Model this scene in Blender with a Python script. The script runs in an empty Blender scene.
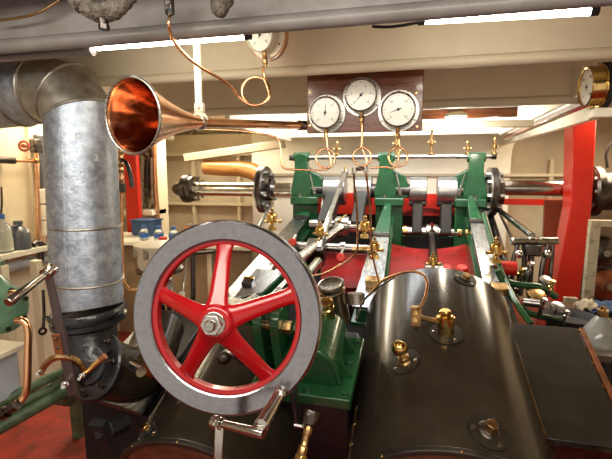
import bpy, bmesh, math, random
from mathutils import Vector as V, Matrix
random.seed(7)
R = math.radians
SC = bpy.context.scene
COL = SC.collection
# ------------------------------------------------------------------ camera
FPX = 420.0; YAW = R(13.4); PIT = R(-7.8); CZ = 1.95
fw = V((-math.sin(YAW)*math.cos(PIT), math.cos(YAW)*math.cos(PIT), math.sin(PIT)))
rt = V((math.cos(YAW), math.sin(YAW), 0)); upv = rt.cross(fw)
CP = V((0, 0, CZ))
cd = bpy.data.cameras.new('camera'); cam = bpy.data.objects.new('camera', cd); COL.objects.link(cam)
cd.sensor_width = 36; cd.lens = FPX/612*36; cd.clip_start = .02; cd.clip_end = 100
cam.matrix_world = Matrix(((rt.x, upv.x, -fw.x, CP.x), (rt.y, upv.y, -fw.y, CP.y), (rt.z, upv.z, -fw.z, CP.z), (0, 0, 0, 1)))
cd.dof.use_dof = True; cd.dof.focus_distance = 1.5; cd.dof.aperture_fstop = 7.0
SC.camera = cam
# ------------------------------------------------------------------ world, exposure
SC.view_settings.view_transform = 'Standard'; SC.view_settings.look = 'None'
SC.view_settings.gamma = 1; SC.view_settings.use_curve_mapping = False
SC.view_settings.exposure = 0.0
w = bpy.data.worlds.new('world'); SC.world = w; w.use_nodes = True
w.node_tree.nodes['Background'].inputs[0].default_value = (1.0, .90, .76, 1)
w.node_tree.nodes['Background'].inputs[1].default_value = 0.85

def area(name, loc, rot, sx, sy, power, colour=(1, .93, .8)):
    l = bpy.data.lights.new(name, 'AREA'); l.shape = 'RECTANGLE'; l.size = sx; l.size_y = sy
    l.energy = power; l.color = colour
    o = bpy.data.objects.new(name, l); o.location = loc; o.rotation_euler = rot; COL.objects.link(o); return o
def point(name, loc, power, r=.05, colour=(1, .88, .68)):
    l = bpy.data.lights.new(name, 'POINT'); l.energy = power; l.shadow_soft_size = r; l.color = colour
    o = bpy.data.objects.new(name, l); o.location = loc; COL.objects.link(o); return o
area('skylight_daylight', (-.2, 3.6, 2.95), (R(28), 0, 0), 1.9, .9, 66, (.95, .98, 1.0))
area('overhead_fill', (-.4, .35, 2.5), (R(22), 0, 0), 2.4, .35, 34)  # added fill above the camera, no fitting belongs to it
area('port_fill', (-2.6, 2.6, 2.5), (0, R(-10), 0), .9, .6, 40, (1, .85, .62))  # unseen fill for the port side, not a fitted lamp
area('starboard_fill', (1.8, 4.2, 2.5), (0, R(8), 0), .6, .9, 34, (1, .84, .60))  # fill added to brighten the starboard background
area('after_fill', (-2.3, 4.7, 2.5), (R(-14), 0, 0), 1.2, .5, 46, (1, .88, .66))  # fill added to brighten the back wall at left

# ------------------------------------------------------------------ pixel helpers: turn a sight line plus a real depth into a place
def ray(px, py): return fw + rt*((px-306)/FPX) - upv*((py-229.5)/FPX)
def D(px, py, d): return CP + ray(px, py)*d
def Yp(px, py, y): r = ray(px, py); return CP + r*(y/r.y)
def Zp(px, py, z): r = ray(px, py); return CP + r*((z-CZ)/r.z)
TH = R(20); X_ = V((1, 0, 0)); U_ = V((0, math.cos(TH), math.sin(TH))); N_ = V((0, -math.sin(TH), math.cos(TH)))
EO = V((0, 4.3, 1.76))
def e(x, u, n): return EO + X_*x + U_*u + N_*n
def EP(px, py, n): r = ray(px, py); return CP + r*(((EO+N_*n-CP).dot(N_))/r.dot(N_))
EM = Matrix((X_, U_, N_)).transposed()
IM = Matrix.Identity(3)

# ------------------------------------------------------------------ materials
MATS = {}
def mat(name, col, rough=.5, metal=0.0, var=.15, scale=8, bump=0.0, col2=None, rvar=.1, emit=0, coat=0, trans=0, stretch=(1, 1, 1), lo=.35, hi=.7, detail=6, spec=None):
    if name in MATS: return MATS[name]
    m = bpy.data.materials.new(name); m.use_nodes = True; nt = m.node_tree; b = nt.nodes['Principled BSDF']
    N = nt.nodes.new; L = nt.links.new
    tc = N('ShaderNodeTexCoord'); mp = N('ShaderNodeMapping'); mp.inputs['Scale'].default_value = stretch
    L(tc.outputs['Object'], mp.inputs[0])
    nz = N('ShaderNodeTexNoise'); nz.inputs['Scale'].default_value = scale; nz.inputs['Detail'].default_value = detail; nz.inputs['Roughness'].default_value = .65
    L(mp.outputs[0], nz.inputs[0])
    cr = N('ShaderNodeValToRGB'); cr.color_ramp.elements[0].position = lo; cr.color_ramp.elements[1].position = hi
    c2 = col2 or tuple(c*(1-var*2) for c in col)
    cr.color_ramp.elements[0].color = (*c2, 1); cr.color_ramp.elements[1].color = (*col, 1)
    L(nz.outputs['Fac'], cr.inputs[0]); L(cr.outputs[0], b.inputs['Base Color'])
    mr = N('ShaderNodeMapRange'); mr.inputs[3].default_value = max(0.02, rough-rvar); mr.inputs[4].default_value = min(1, rough+rvar)
    L(nz.outputs['Fac'], mr.inputs[0]); L(mr.outputs[0], b.inputs['Roughness'])
    b.inputs['Metallic'].default_value = metal
    if coat: b.inputs['Coat Weight'].default_value = coat; b.inputs['Coat Roughness'].default_value = .08
    if trans: b.inputs['Transmission Weight'].default_value = trans
    if spec is not None: b.inputs['Specular IOR Level'].default_value = spec
    if emit: b.inputs['Emission Color'].default_value = (*col, 1); b.inputs['Emission Strength'].default_value = emit
    if bump:
        n2 = N('ShaderNodeTexNoise'); n2.inputs['Scale'].default_value = scale*3; L(mp.outputs[0], n2.inputs[0])
        bp = N('ShaderNodeBump'); bp.inputs['Strength'].default_value = bump; bp.inputs['Distance'].default_value = .01
        L(n2.outputs['Fac'], bp.inputs['Height']); L(bp.outputs[0], b.inputs['Normal'])
    MATS[name] = m; return m
cream = mat('cream_paint', (.80, .70, .50), .45, var=.08, scale=3, bump=.08)
white = mat('white_gloss_paint', (.88, .82, .66), .3, var=.05, scale=3, bump=.05)
beige = mat('beige_paint', (.55, .46, .33), .5, var=.12, scale=3, bump=.1)
greybeam = mat('grey_beam_paint', (.25, .235, .235), .38, var=.12, scale=5, bump=.25, col2=(.17, .155, .145))
shade = mat('shaded_deck_paint', (.50, .43, .33), .55, var=.1, scale=4, bump=.1)  # duller deck cream with the underside's shade mixed into the colour
redfloor = mat('red_deck_plate', (.42, .035, .015), .4, scale=9, col2=(.16, .02, .012), bump=.2)
redpaint = mat('red_gloss_paint', (.40, .002, .006), .2, var=.06, scale=6, coat=.4, bump=.03)
redpost = mat('red_column_paint', (.62, .022, .008), .35, var=.08, scale=4)
redbed = mat('red_bed_paint', (.42, .008, .005), .3, scale=7, col2=(.20, .010, .008), bump=.1)
green = mat('green_engine_paint', (.016, .105, .034), .22, scale=7, col2=(.007, .05, .018), coat=.4, bump=.08)
greenmat = mat('worn_green_pipe_paint', (.14, .20, .10), .5, scale=14, col2=(.035, .065, .03), bump=.2)
greenlt = mat('pale_green_pump_paint', (.20, .38, .24), .35, scale=8, col2=(.10, .22, .13), coat=.3)
steel = mat('brushed_steel', (.56, .54, .51), .28, 1, scale=25, col2=(.34, .32, .29), stretch=(1, 1, 8))
chrome = mat('polished_steel', (.68, .66, .63), .16, 1, scale=12, col2=(.46, .44, .41), rvar=.06)
brightsteel = mat('bright_slide_steel', (.62, .65, .68), .24, 1, scale=15, col2=(.34, .36, .39), stretch=(6, 1, 1))
rimsteel = mat('turned_rim_steel', (.36, .36, .39), .2, 1, scale=60, col2=(.29, .29, .32), rvar=.05, bump=.05, detail=10)
dsteel = mat('dark_oily_steel', (.16, .14, .13), .32, 1, scale=18, col2=(.06, .05, .045), bump=.2)
galv = mat('galvanised_sheet', (.46, .51, .59), .46, .85, scale=30, col2=(.22, .25, .31), bump=.12, rvar=.12, detail=10, lo=.33, hi=.66)
galvb = mat('dull_galvanised_sheet', (.50, .48, .43), .42, .85, scale=9, col2=(.22, .19, .15), bump=.12, detail=9)
copper = mat('polished_copper', (.92, .58, .34), .2, .95, scale=10, col2=(.78, .38, .19), rvar=.07)
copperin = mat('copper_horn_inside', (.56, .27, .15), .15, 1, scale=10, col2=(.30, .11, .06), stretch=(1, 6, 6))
brass = mat('polished_brass', (.86, .62, .26), .18, 1, scale=14, col2=(.55, .34, .10))
dbrass = mat('aged_brass', (.62, .42, .20), .3, 1, scale=18, col2=(.28, .16, .06))
rust = mat('rusty_brown_paint', (.35, .12, .04), .4, .5, scale=16, col2=(.16, .05, .02))
black = mat('black_cast_iron_paint', (.022, .022, .028), .32, scale=16, col2=(.006, .006, .008), bump=.25, coat=.2)
def clad_mat():
    m = mat('black_cladding_sheet', (.038, .030, .021), .2, 0, scale=5, col2=(.024, .018, .012), rvar=.05, bump=0, coat=.15, spec=.32)
    return m
clad = clad_mat()
clad2 = mat('black_panel_sheet', (.032, .026, .019), .3, scale=4, col2=(.016, .013, .010), coat=.1, spec=.35)
wood = mat('varnished_mahogany', (.22, .065, .025), .28, scale=6, col2=(.10, .025, .010), stretch=(1, 9, 9), coat=.4)
oak = mat('pale_turned_wood', (.62, .30, .09), .3, scale=5, col2=(.38, .15, .04), stretch=(1, 8, 8), coat=.4)
dial = mat('white_dial_face', (.85, .83, .76), .35, var=.02, scale=3, coat=.6)
ink = mat('black_dial_ink', (.02, .02, .02), .5, scale=3)
glass = mat('clear_bottle_glass', (.85, .92, .92), .08, scale=3, var=.02, trans=.85)
blue = mat('blue_plastic', (.04, .16, .48), .4, scale=6)
navy = mat('navy_cloth', (.03, .07, .17), .8, scale=20, bump=.3)
rubber = mat('black_rubber', (.02, .02, .02), .7, scale=20, bump=.2)
tube_em = mat('lit_fluorescent_tube', (1, .93, .78), .4, scale=3, var=0.0, emit=26)
globe_em = mat('lit_opal_globe', (1, .90, .70), .4, scale=3, var=0.0, emit=9)
lag = mat('grey_lagging_plaster', (.20, .17, .14), .8, scale=30, col2=(.05, .04, .03), bump=1.0)
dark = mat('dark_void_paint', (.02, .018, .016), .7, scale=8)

# ------------------------------------------------------------------ mesh builder
def basis(ax):
    ax = V(ax).normalized(); a = V((0, 0, 1)) if abs(ax.z) < .9 else V((1, 0, 0))
    p = a.cross(ax).normalized(); return p, ax.cross(p), ax
class MB:
    def __init__(s): s.v = []; s.f = []
    def add(s, vs, fs):
        b = len(s.v); s.v += [V(x) for x in vs]; s.f += [tuple(i+b for i in f) for f in fs]; return s
    def box(s, c, sz, M=IM):
        c = V(c); a, b, d = (q/2 for q in sz)
        vs = [c + M @ V((x, y, z)) for x in (-a, a) for y in (-b, b) for z in (-d, d)]
        return s.add(vs, [(0, 1, 3, 2), (4, 6, 7, 5), (0, 4, 5, 1), (2, 3, 7, 6), (0, 2, 6, 4), (1, 5, 7, 3)])
    def cyl(s, p0, p1, r0, r1=None, n=24):
        r1 = r0 if r1 is None else r1
        p0 = V(p0); p1 = V(p1); L = (p1-p0).length
        return s.lathe(p0, p1-p0, [(0, 0), (r0, 0), (r1, L), (0, L)], n)
    def hexb(s, c, ax, r, h): c = V(c); return s.cyl(c, c+V(ax).normalized()*h, r, r, 6)
    def lathe(s, o, ax, prof, n=32, closed=False, a0=0, a1=None):
        p, q, ax = basis(ax); o = V(o); vs = []; idx = []
        full = a1 is None; A = 2*math.pi if full else a1-a0; cnt = n if full else n+1
        for r, h in prof:
            if r < 1e-7: vs.append(o+ax*h); idx.append([len(vs)-1]*cnt)
            else:
                row = []
                for k in range(cnt):
                    t = a0 + A*k/n; vs.append(o+ax*h+(p*math.cos(t)+q*math.sin(t))*r); row.append(len(vs)-1)
                idx.append(row)
        fs = []
        pairs = list(zip(range(len(prof)-1), range(1, len(prof))))
        if closed: pairs.append((len(prof)-1, 0))
        for i, j in pairs:
            for k in range(n):
                k2 = (k+1) % cnt
                f = [idx[i][k], idx[i][k2], idx[j][k2], idx[j][k]]
                g = []
                for x in f:
                    if x not in g: g.append(x)
                if len(g) > 2: fs.append(tuple(g))
        return s.add(vs, fs)
    def ring(s, c, ax, ro, ri, h, n=48):
        return s.lathe(c, ax, [(ri, 0), (ro, 0), (ro, h), (ri, h)], n, closed=True)
    def torus(s, c, ax, Rr, r, n=40, m=10):
        return s.lathe(c, ax, [(Rr+r*math.cos(2*math.pi*k/m), r*math.sin(2*math.pi*k/m)) for k in range(m)], n, closed=True)
    def ball(s, c, r, ax=(0, 0, 1), sc=1, n=20):
        m = n//2
        return s.lathe(V(c), ax, [(r*math.sin(math.pi*k/m), -r*sc*math.cos(math.pi*k/m)) for k in range(m+1)], n)
    def tube(s, pts, r, n=10, sm=6, rs=None):
        pts = [V(p) for p in pts]
        if sm > 1 and len(pts) > 2:
            o = []; P = [pts[0]*2-pts[1]] + pts + [pts[-1]*2-pts[-2]]
            for i in range(1, len(P)-2):
                for k in range(sm):
                    t = k/sm; a, b, c, d = P[i-1:i+3]
                    o.append(.5*((2*b)+(c-a)*t+(2*a-5*b+4*c-d)*t*t+(3*b-a-3*c+d)*t**3))
            o.append(pts[-1]); pts = o
        T = [(pts[min(i+1, len(pts)-1)]-pts[max(i-1, 0)]).normalized() for i in range(len(pts))]
        p, q, _ = basis(T[0]); vs = []
        for i, c in enumerate(pts):
            p = (p - T[i]*p.dot(T[i])).normalized(); q = T[i].cross(p)
            rr = rs[i] if rs else r; k_ = 1
            if 0 < i < len(pts)-1 and sm <= 1:
                k_ = 1/max(.5, T[i].dot((pts[i+1]-pts[i]).normalized()))
                bn = (pts[i+1]-pts[i]).normalized()-(pts[i]-pts[i-1]).normalized()
                bn = bn.normalized() if bn.length > 1e-6 else p
            for k in range(n):
                t = 2*math.pi*k/n; d = (p*math.cos(t)+q*math.sin(t))*rr
                if k_ > 1: d += bn*d.dot(bn)*(k_-1)
                vs.append(c+d)
        fs = [(i*n+k, i*n+(k+1) % n, (i+1)*n+(k+1) % n, (i+1)*n+k) for i in range(len(pts)-1) for k in range(n)]
        fs += [tuple(range(n))[::-1], tuple(range((len(pts)-1)*n, len(pts)*n))]
        return s.add(vs, fs)
    def prism(s, poly, o, a, b, c, h0, h1):
        """poly of (a,b) coordinates extruded along c from h0 to h1"""
        o = V(o); n = len(poly)
        vs = [o+V(a)*x+V(b)*y+V(c)*h for h in (h0, h1) for x, y in poly]
        return s.add(vs, [tuple(range(n))[::-1], tuple(range(n, 2*n))]+[(i, (i+1) % n, n+(i+1) % n, n+i) for i in range(n)])
    def hull8(s, a, b):
        """two quads (4 points each) joined to a solid"""
        return s.add(list(a)+list(b), [(3, 2, 1, 0), (4, 5, 6, 7)]+[(i, (i+1) % 4, 4+(i+1) % 4, 4+i) for i in range(4)])
    def build(s, name, m, parent=None, bev=0, ang=38, origin=None):
        if parent is not None:
            off = parent
            base = V((0, 0, 0))
            while off is not None: base += off.location; off = off.parent
        elif origin is not None: base = V(origin)
        else:
            n = len(s.v); base = V((sum(p.x for p in s.v)/n, sum(p.y for p in s.v)/n, min(p.z for p in s.v)))
        me = bpy.data.meshes.new(name); me.from_pydata([p-base for p in s.v], [], s.f)
        bm = bmesh.new(); bm.from_mesh(me); bmesh.ops.recalc_face_normals(bm, faces=bm.faces)
        for f in bm.faces: f.smooth = True
        bm.to_mesh(me); bm.free(); me.set_sharp_from_angle(angle=R(ang)); me.materials.append(m)
        o = bpy.data.objects.new(name, me); COL.objects.link(o)
        if parent is not None: o.parent = parent
        else: o.location = base
        if bev:
            bv = o.modifiers.new('bevel', 'BEVEL'); bv.width = bev; bv.segments = 2; bv.limit_method = 'ANGLE'; bv.angle_limit = R(40)
        return o
def tag(o, label, cat, group=None):
    o['label'] = label; o['category'] = cat
    if group: o['group'] = group
    return o
def thing(name, label, cat, loc=(0, 0, 0), group=None):
    o = bpy.data.objects.new(name, None); o.empty_display_size = .05; o.location = loc; COL.objects.link(o)
    return tag(o, label, cat, group)
def struct(o): o['kind'] = 'structure'; return o
def kids(o): return [c for c in COL.objects if c.parent == o]
def dup(o, loc=None, label=None, M=None, group=None, parent=None):
    c = o.copy(); COL.objects.link(c); c.parent = parent
    for k in kids(o): dup(k, parent=c)
    if loc is not None: c.location = loc
    if M is not None: c.rotation_euler = M.to_euler()
    if label: c['label'] = label
    if group: c['group'] = group
    return c
def text_mb(txt, size, o, a, b):
    cu = bpy.data.curves.new('t', 'FONT'); cu.body = txt; cu.size = size; cu.align_x = 'CENTER'; cu.align_y = 'CENTER'; cu.extrude = .0004
    ob = bpy.data.objects.new('t', cu); COL.objects.link(ob); bpy.context.view_layer.update()
    me = bpy.data.meshes.new_from_object(ob.evaluated_get(bpy.context.evaluated_depsgraph_get()))
    a = V(a); b = V(b); c = a.cross(b)
    mb = MB(); mb.add([V(o)+a*v.co.x+b*v.co.y+c*v.co.z for v in me.vertices], [tuple(p.vertices) for p in me.polygons])
    bpy.data.objects.remove(ob); bpy.data.curves.remove(cu); return mb
# ================================================================== SETTING
FZ = .30
def sbox(name, a, b, m, bev=0):
    a = V(a); b = V(b); return struct(MB().box((a+b)/2, b-a).build(name, m, bev=bev))
sbox('floor', (-3.7, -1.6, FZ-.05), (2.7, 6.0, FZ), redfloor)
sbox('wall_back', (-3.7, 5.8, FZ), (2.7, 5.9, 2.66), mat('back_wall_cream', (.66, .56, .40), .5, var=.1, scale=3, bump=.1))
sbox('wall_left', (-3.7, 3.2, FZ), (-3.6, 5.8, 2.66), cream)
struct(MB().box((-2.80, .8, 1.45), (.1, 4.8, 2.3)).box((-3.2, 3.15, 1.45), (.9, .1, 2.3)).build('wall_left_forward', cream))
sbox('wall_right', (2.6, -1.6, FZ), (2.7, 5.8, 2.66), cream)
m = MB()
for a, b in (((-3.7, -1.6, 2.6), (2.7, 3.0, 2.66)), ((-3.7, 4.7, 2.6), (2.7, 5.9, 2.66)), ((-3.7, 3.0, 2.6), (-1.3, 4.7, 2.66)), ((1.05, 3.0, 2.6), (2.7, 4.7, 2.66))):
    a = V(a); b = V(b); m.box((a+b)/2, b-a)
struct(m.build('ceiling', shade))
# skylight: coaming around the opening and an opal pane above it
m = MB()
for a, b in (((-1.34, 3.0, 2.30), (-1.3, 4.74, 3.0)), ((1.05, 2.9, 2.26), (1.10, 5.3, 3.0)), ((-1.3, 4.7, 2.34), (1.05, 4.74, 3.0)), ((-1.3, 2.98, 2.42), (1.05, 3.0, 3.0))):
    a = V(a); b = V(b); m.box((a+b)/2, b-a)
sk = struct(m.build('window_1', white))
m = MB()
for i in range(9): m.box((-1.15+i*.26, 3.85, 2.84), (.02, 1.66, .02))
m.build('safety_bar', brass, sk)
# white engine casing behind the columns, with its rounded right edge
a = Yp(252, 180, 5.3); b = Yp(512, 180, 5.3)
poly = [(a.x, FZ), (b.x-.02, FZ), (b.x-.02, 2.0)]
for k in range(7): t = R(90*k/6); poly.append((b.x+.10-.12*math.cos(t), 2.14+.22*math.sin(t)))
poly += [(b.x+.1, 2.6), (a.x, 2.6)]
struct(MB().prism(poly, (0, 5.3, 0), (1, 0, 0), (0, 0, 1), (0, 1, 0), 0, .5).build('wall_engine_casing', white, bev=.01))
# seams, ledges and plate edges on the back walls
m = MB(); zl = Yp(430, 175, 5.28).z
m.box(((a.x+b.x)/2+.2, 5.28, zl), (b.x-a.x+.9, .04, .035)); m.box(((a.x+b.x)/2, 5.29, zl-.28), (b.x-a.x, .02, .02))
for px in (342, 405, 457): m.box((Yp(px, 180, 5.28).x, 5.29, zl-.15), (.04, .02, .3))
struct(m.build('trim_1', beige, bev=.004))
m = MB()
m.box((Yp(545, 175, 5.76).x, 5.76, Yp(545, 175, 5.76).z), (1.3, .07, .04)); m.box((Yp(550, 180, 5.76).x, 5.75, 1.6), (.05, .08, 1.0))
struct(m.build('trim_2', cream, bev=.004))
m = MB()
for px in (164, 195, 240): m.box((Yp(px, 180, 5.76).x, 5.74, 1.5), (.05, .1, 2.2))
m.box((Yp(215, 140, 5.7).x, 5.70, 2.33), (1.9, .18, .30)); m.box((Yp(215, 206, 5.7).x, 5.72, 1.48), (1.7, .1, .04))
struct(m.build('trim_3', cream, bev=.005))
m = MB()
for y in (3.6, 4.5, 5.4): m.box((-3.57, y, 1.5), (.07, .05, 2.3))
for y in (2.36, 2.62): m.box((-2.74, y, 1.5), (.03, .03, 2.2))
struct(m.build('trim_4', cream, bev=.005))
# deck beams: web and bulb flange
def beam(n, Y, zb, mt, r=.027, x0=-3.6, x1=2.6, curve=0.0):
    m = MB(); m.box(((x0+x1)/2, Y, (zb+2*r+2.6)/2), (x1-x0, .012, 2.6-zb-2*r))
    m.cyl((x0, Y, zb+r), (x1, Y, zb+r), r, n=20)
    return struct(m.build('trim_%d' % n, mt))
beam(5, 1.23, 2.352, greybeam, .023)
bcream = mat('deck_beam_cream', (.90, .81, .61), .42, var=.05, scale=3, bump=.06)
beam(6, 1.72, 2.336, bcream, .020)
beam(7, 2.55, 2.305, bcream, .024, -3.6, 1.33)
m = MB(); m.box((-.5, 1.50, 2.585), (6.2, .50, .03)); struct(m.build('trim_8', cream))
m = MB(); m.box((-.5, .95, 2.58), (6.2, .5, .04)); m.cyl((-3.5, 1.0, 2.52), (2.6, 1.0, 2.52), .035); struct(m.build('trim_9', greybeam))
m = MB(); m.box((-2.2, 2.1, 2.43), (.03, 3.2, .34)); m.cyl((-2.2, .5, 2.27), (-2.2, 3.7, 2.27), .022); struct(m.build('trim_10', cream))
struct(MB().box((-.15, 2.96, 2.485), (2.3, .03, .23)).build('trim_21', shade))  # front of the white coaming, its shade put into the colour
# wooden skylight frame seen past the beams
p = Yp(495, 117, 2.95); q = Yp(425, 117, 2.95)
struct(MB().box(((p.x+q.x)/2, 2.93, p.z+.025), (p.x-q.x+.25, .03, .06)).build('trim_11', wood, bev=.004))
struct(MB().box(((p.x+q.x)/2, 2.96, p.z-.045), (p.x-q.x+.45, .05, .045)).build('trim_12', white, bev=.006))
# sloping wooden rail and coaming under the starboard deck
P1 = Yp(505, 138, 4.5); P2 = Yp(590, 101, 2.45)
m = MB(); d = (P2-P1).normalized(); s_ = d.cross(V((0, 0, 1))).normalized(); t_ = s_.cross(d)
MM = Matrix((s_, d, t_)).transposed()
m.box((P1+P2)/2, (.05, (P2-P1).length, .035), MM); struct(m.build('trim_13', wood, bev=.004))
m = MB(); m.box((P1+P2)/2+V((-.04, 0, .10)), (.03, (P2-P1).length, .15), MM); struct(m.build('trim_14', white, bev=.004))

# ================================================================== LIGHTS IN THE ROOM
def strip(p, q, label, grp):
    t = thing('fluorescent_light', label, 'light', (p+q)/2, grp)
    d = (q-p).normalized()
    MB().cyl(p, q, .0105, n=14).build('tube', tube_em, t)
    MB().cyl(p-d*.02, p, .012, n=14).build('end_cap', rubber, t); MB().cyl(q, q+d*.02, .012, n=14).build('end_cap', rubber, t)
    MB().box((p+q)/2+V((0, .012, .034)), ((q-p).length+.05, .05, .03)).build('batten', cream, t, bev=.003)
    return t
strip(Yp(97, 47.5, 1.31), Yp(245, 36, 1.31), 'lit tube lamp under the grey beam, left end above the copper horn', 'tube lamps')
strip(Yp(425, 20.5, 1.31), Yp(590, 11.2, 1.31), 'lit tube lamp under the grey beam, right end at top right of the photo', 'tube lamps')
p = Yp(145, 46, 1.29)
m = MB(); m.cyl(Yp(-20, 60, 1.29), Yp(92, 51, 1.29), .014).cyl(Yp(90, 51.3, 1.29), Yp(93, 51, 1.29), .016)
tag(m.build('conduit', greybeam), 'thin grey conduit pipe under the grey beam at upper left', 'pipe')
def globe(px, py, d, r, label):
    c = D(px, py, d); t = thing('deckhead_lamp', label, 'light', c, 'round ceiling lamps')
    MB().lathe(c, (0, 0, -1), [(r, 0), (r*.92, r*.25), (r*.6, r*.42), (0, r*.5)]).build('globe', globe_em, t)
    MB().lathe(c, (0, 0, 1), [(0, 0), (r*1.15, 0), (r*1.15, .02), (r*.6, .03), (0, .03)]).build('lamp_base', white, t)
    point('deckhead_bulb', c-V((0, 0, .12)), 8)
globe(456, 117, 2.62, .058, 'lit oval ceiling lamp beyond the gauge board, right of the board edge')
globe(493, 129, 3.3, .040, 'smaller lit ceiling lamp farther back by the white coaming')

# lumps of lagging and fittings on the near beam
def lump(px, py, d, r, label, name='lagged_pipe_fitting'):
    random.seed(int(px)); c = D(px, py, d); m = MB()
    m.ball(c, r, (.2, .1, 1), 1.1, 18); m.ball(c+V((r*.6, 0, r*.6)), r*.9, (1, 0, 0), 1, 16); m.ball(c+V((-r*.4, .01, r*.8)), r*.8)
    for i, v in enumerate(m.v): m.v[i] = v+V((random.uniform(-1, 1), random.uniform(-1, 1), random.uniform(-1, 1)))*r*.07
    return tag(m.build(name, lag), label, 'pipe fitting')
t = thing('lagged_pipe', 'rough grey lagged pipe bend hanging over the grey beam, above the copper horn', 'pipe', D(103, 12, 1.12))
m = MB(); m.tube([D(72, -12, 1.12), D(84, 4, 1.12), D(100, 13, 1.11), D(116, 8, 1.12), D(130, -8, 1.14)], .024, 14)
for i, v in enumerate(m.v): m.v[i] = v+V((random.uniform(-1, 1), random.uniform(-1, 1), random.uniform(-1, 1)))*.0025
m.build('lagging', lag, t)
MB().cyl(D(103, 12, 1.11), D(104, 27, 1.11), .014, .012, 12).hexb(D(104, 25, 1.11), (0, 0, -1), .014, .012).build('drain_plug', dsteel, t)
MB().cyl(D(72, 4, 1.11), D(84, -3, 1.11), .026, n=14).build('flange', lag, t)
lump(220, 6, 1.13, .026, 'lumpy grey and brown fitting on the grey beam above the copper siphon pipe')
m = MB(); m.lathe(D(457, -2, 1.15), (0, 0, -1), [(.028, -.02), (.028, .004), (.016, .012), (0, .014)]); tag(m.build('round_steel_cap', dsteel), 'small round steel cap under the grey beam right of centre', 'pipe fitting')
tag(MB().tube([Yp(-6, 21, 1.17), Yp(18, 18, 1.17), Yp(40, 12, 1.17), Yp(60, 0, 1.17)], .004).build('copper_pipe', dbrass), 'thin brown copper pipe across the grey beam at top left corner', 'pipe')

# ================================================================== GALVANISED DUCT
dc = D(84.5, 200, 1.72); base = D(87, 300, 1.72)
duct = thing('ventilation_duct', 'big galvanised sheet duct with elbow rising from black flange on the left', 'duct', (dc.x, dc.y, base.z))
RD = .134
DT = D(84, 118, 1.72); DB = D(87.5, 300, 1.72)
def along(z): f = (z-DB.z)/(DT.z-DB.z); return V((DB.x+(DT.x-DB.x)*f, DB.y+(DT.y-DB.y)*f, z))
zt = D(85, 118, 1.72).z; z1 = D(85, 226, 1.72).z; z2 = D(85, 279, 1.72).z; z3 = D(85, 306, 1.72).z

m = MB(); lo = along(z3)+V((.012, 0, 0)); m.lathe(along(z2), lo-along(z2), [(RD*1.0, 0), (RD*.94, (lo-along(z2)).length)], 56); m.build('bottom_section', galv, duct)
pts = [along(z2), D(80.5, 115, 1.72), D(68, 96, 1.73), D(45, 90, 1.76), D(20, 93.5, 1.80), D(-60, 104, 1.88)]
def mitred(pts, r, i, j, n=56):
    T = [(pts[k+1]-pts[k]).normalized() for k in range(len(pts)-1)]
    p, q, _ = basis(T[0]); rings = []; base = [(p*math.cos(2*math.pi*k/n)+q*math.sin(2*math.pi*k/n))*r for k in range(n)]
    cur = [pts[0]+b for b in base]; rings.append(cur)
    for k in range(1, len(pts)):
        nrm = (T[k-1]+T[k]).normalized() if k < len(T) else T[-1]
        cur = [c+T[k-1]*((pts[k]-c).dot(nrm)/T[k-1].dot(nrm)) for c in cur]; rings.append(cur)
    m = MB(); sel = rings[i:j+1]; vs = [p for rg in sel for p in rg]
    m.add(vs, [(a*n+k, a*n+(k+1) % n, (a+1)*n+(k+1) % n, (a+1)*n+k) for a in range(len(sel)-1) for k in range(n)])
    return m, rings
m, rings = mitred(pts, RD, 0, 1); m.build('vertical_section', galv, duct)
for i in (1, 2, 3): mitred(pts, RD, i, i+1)[0].build('elbow_section', galvb if i < 3 else galv, duct)
mitred(pts, RD, 4, 5)[0].build('horizontal_section', galv, duct)
def seam(name, c, ax, rr=RD, w=.007, mt=galvb):
    return MB().torus(c, ax, rr+.001, w*.55, 56, 8).build(name, mt, duct)
seam('seam', along(z1), (0, 0, 1), RD*.99, .009); seam('seam', along(z2), (.05, 0, 1), RD*1.0, .010); 
for i in (1, 2, 3, 4):
    rg = rings[i]; MB().tube(rg+[rg[0], rg[1]], .0072, 8, 1).build('seam', galvb, duct)
# standing seam down the sheet with rivets
p_ = V((-.05, -RD*.985, 0)).normalized(); k_ = V((dc.x*.25, -.93, 0)).normalized()
ks = (CP-dc); ks.z = 0; ks.normalize(); sd = ks.cross(V((0, 0, 1)))
ds = (ks*.80-(-sd)*(-.60)).normalized() if False else (ks*.84 + V((-ks.y, ks.x, 0))*.54).normalized()
if ds.dot(rt) > ks.dot(rt): ds = (ks*.84 - V((-ks.y, ks.x, 0))*.54).normalized()
m = MB(); m.cyl(along(z2)+ds*RD*.985, along(zt)+ds*RD*.985, .004, n=8)
MB.build(m, 'standing_seam', galv, duct)
for zz in (.04, .18, .32, .42):
    MB().ball(along(z2+zz)+ds*RD*.99+rt*.012, .0045, n=10).build('rivet', galvb, duct)
chalk = mat('chalk_mark', (.62, .66, .70), .7, scale=60, var=.1)
def on_duct(px, py):
    r_ = ray(px, py); c_ = along(D(84, py, 1.72).z); q_ = CP-c_; a_ = r_.x**2+r_.y**2; b_ = 2*(q_.x*r_.x+q_.y*r_.y); k_ = q_.x**2+q_.y**2-RD**2
    t_ = (-b_-math.sqrt(max(0, b_*b_-4*a_*k_)))/(2*a_); p = CP+r_*t_; n_ = V((p.x-c_.x, p.y-c_.y, 0)).normalized(); return p, n_
for tx, px, py in (('D', 78, 136), ('2', 96, 158)):
    p, n_ = on_duct(px, py); xa_ = V((0, 0, 1)).cross(n_).normalized(); text_mb(tx, .034, p+n_*.0006, xa_, (0, 0, 1)).build('chalk_letter', chalk, duct)
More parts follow.
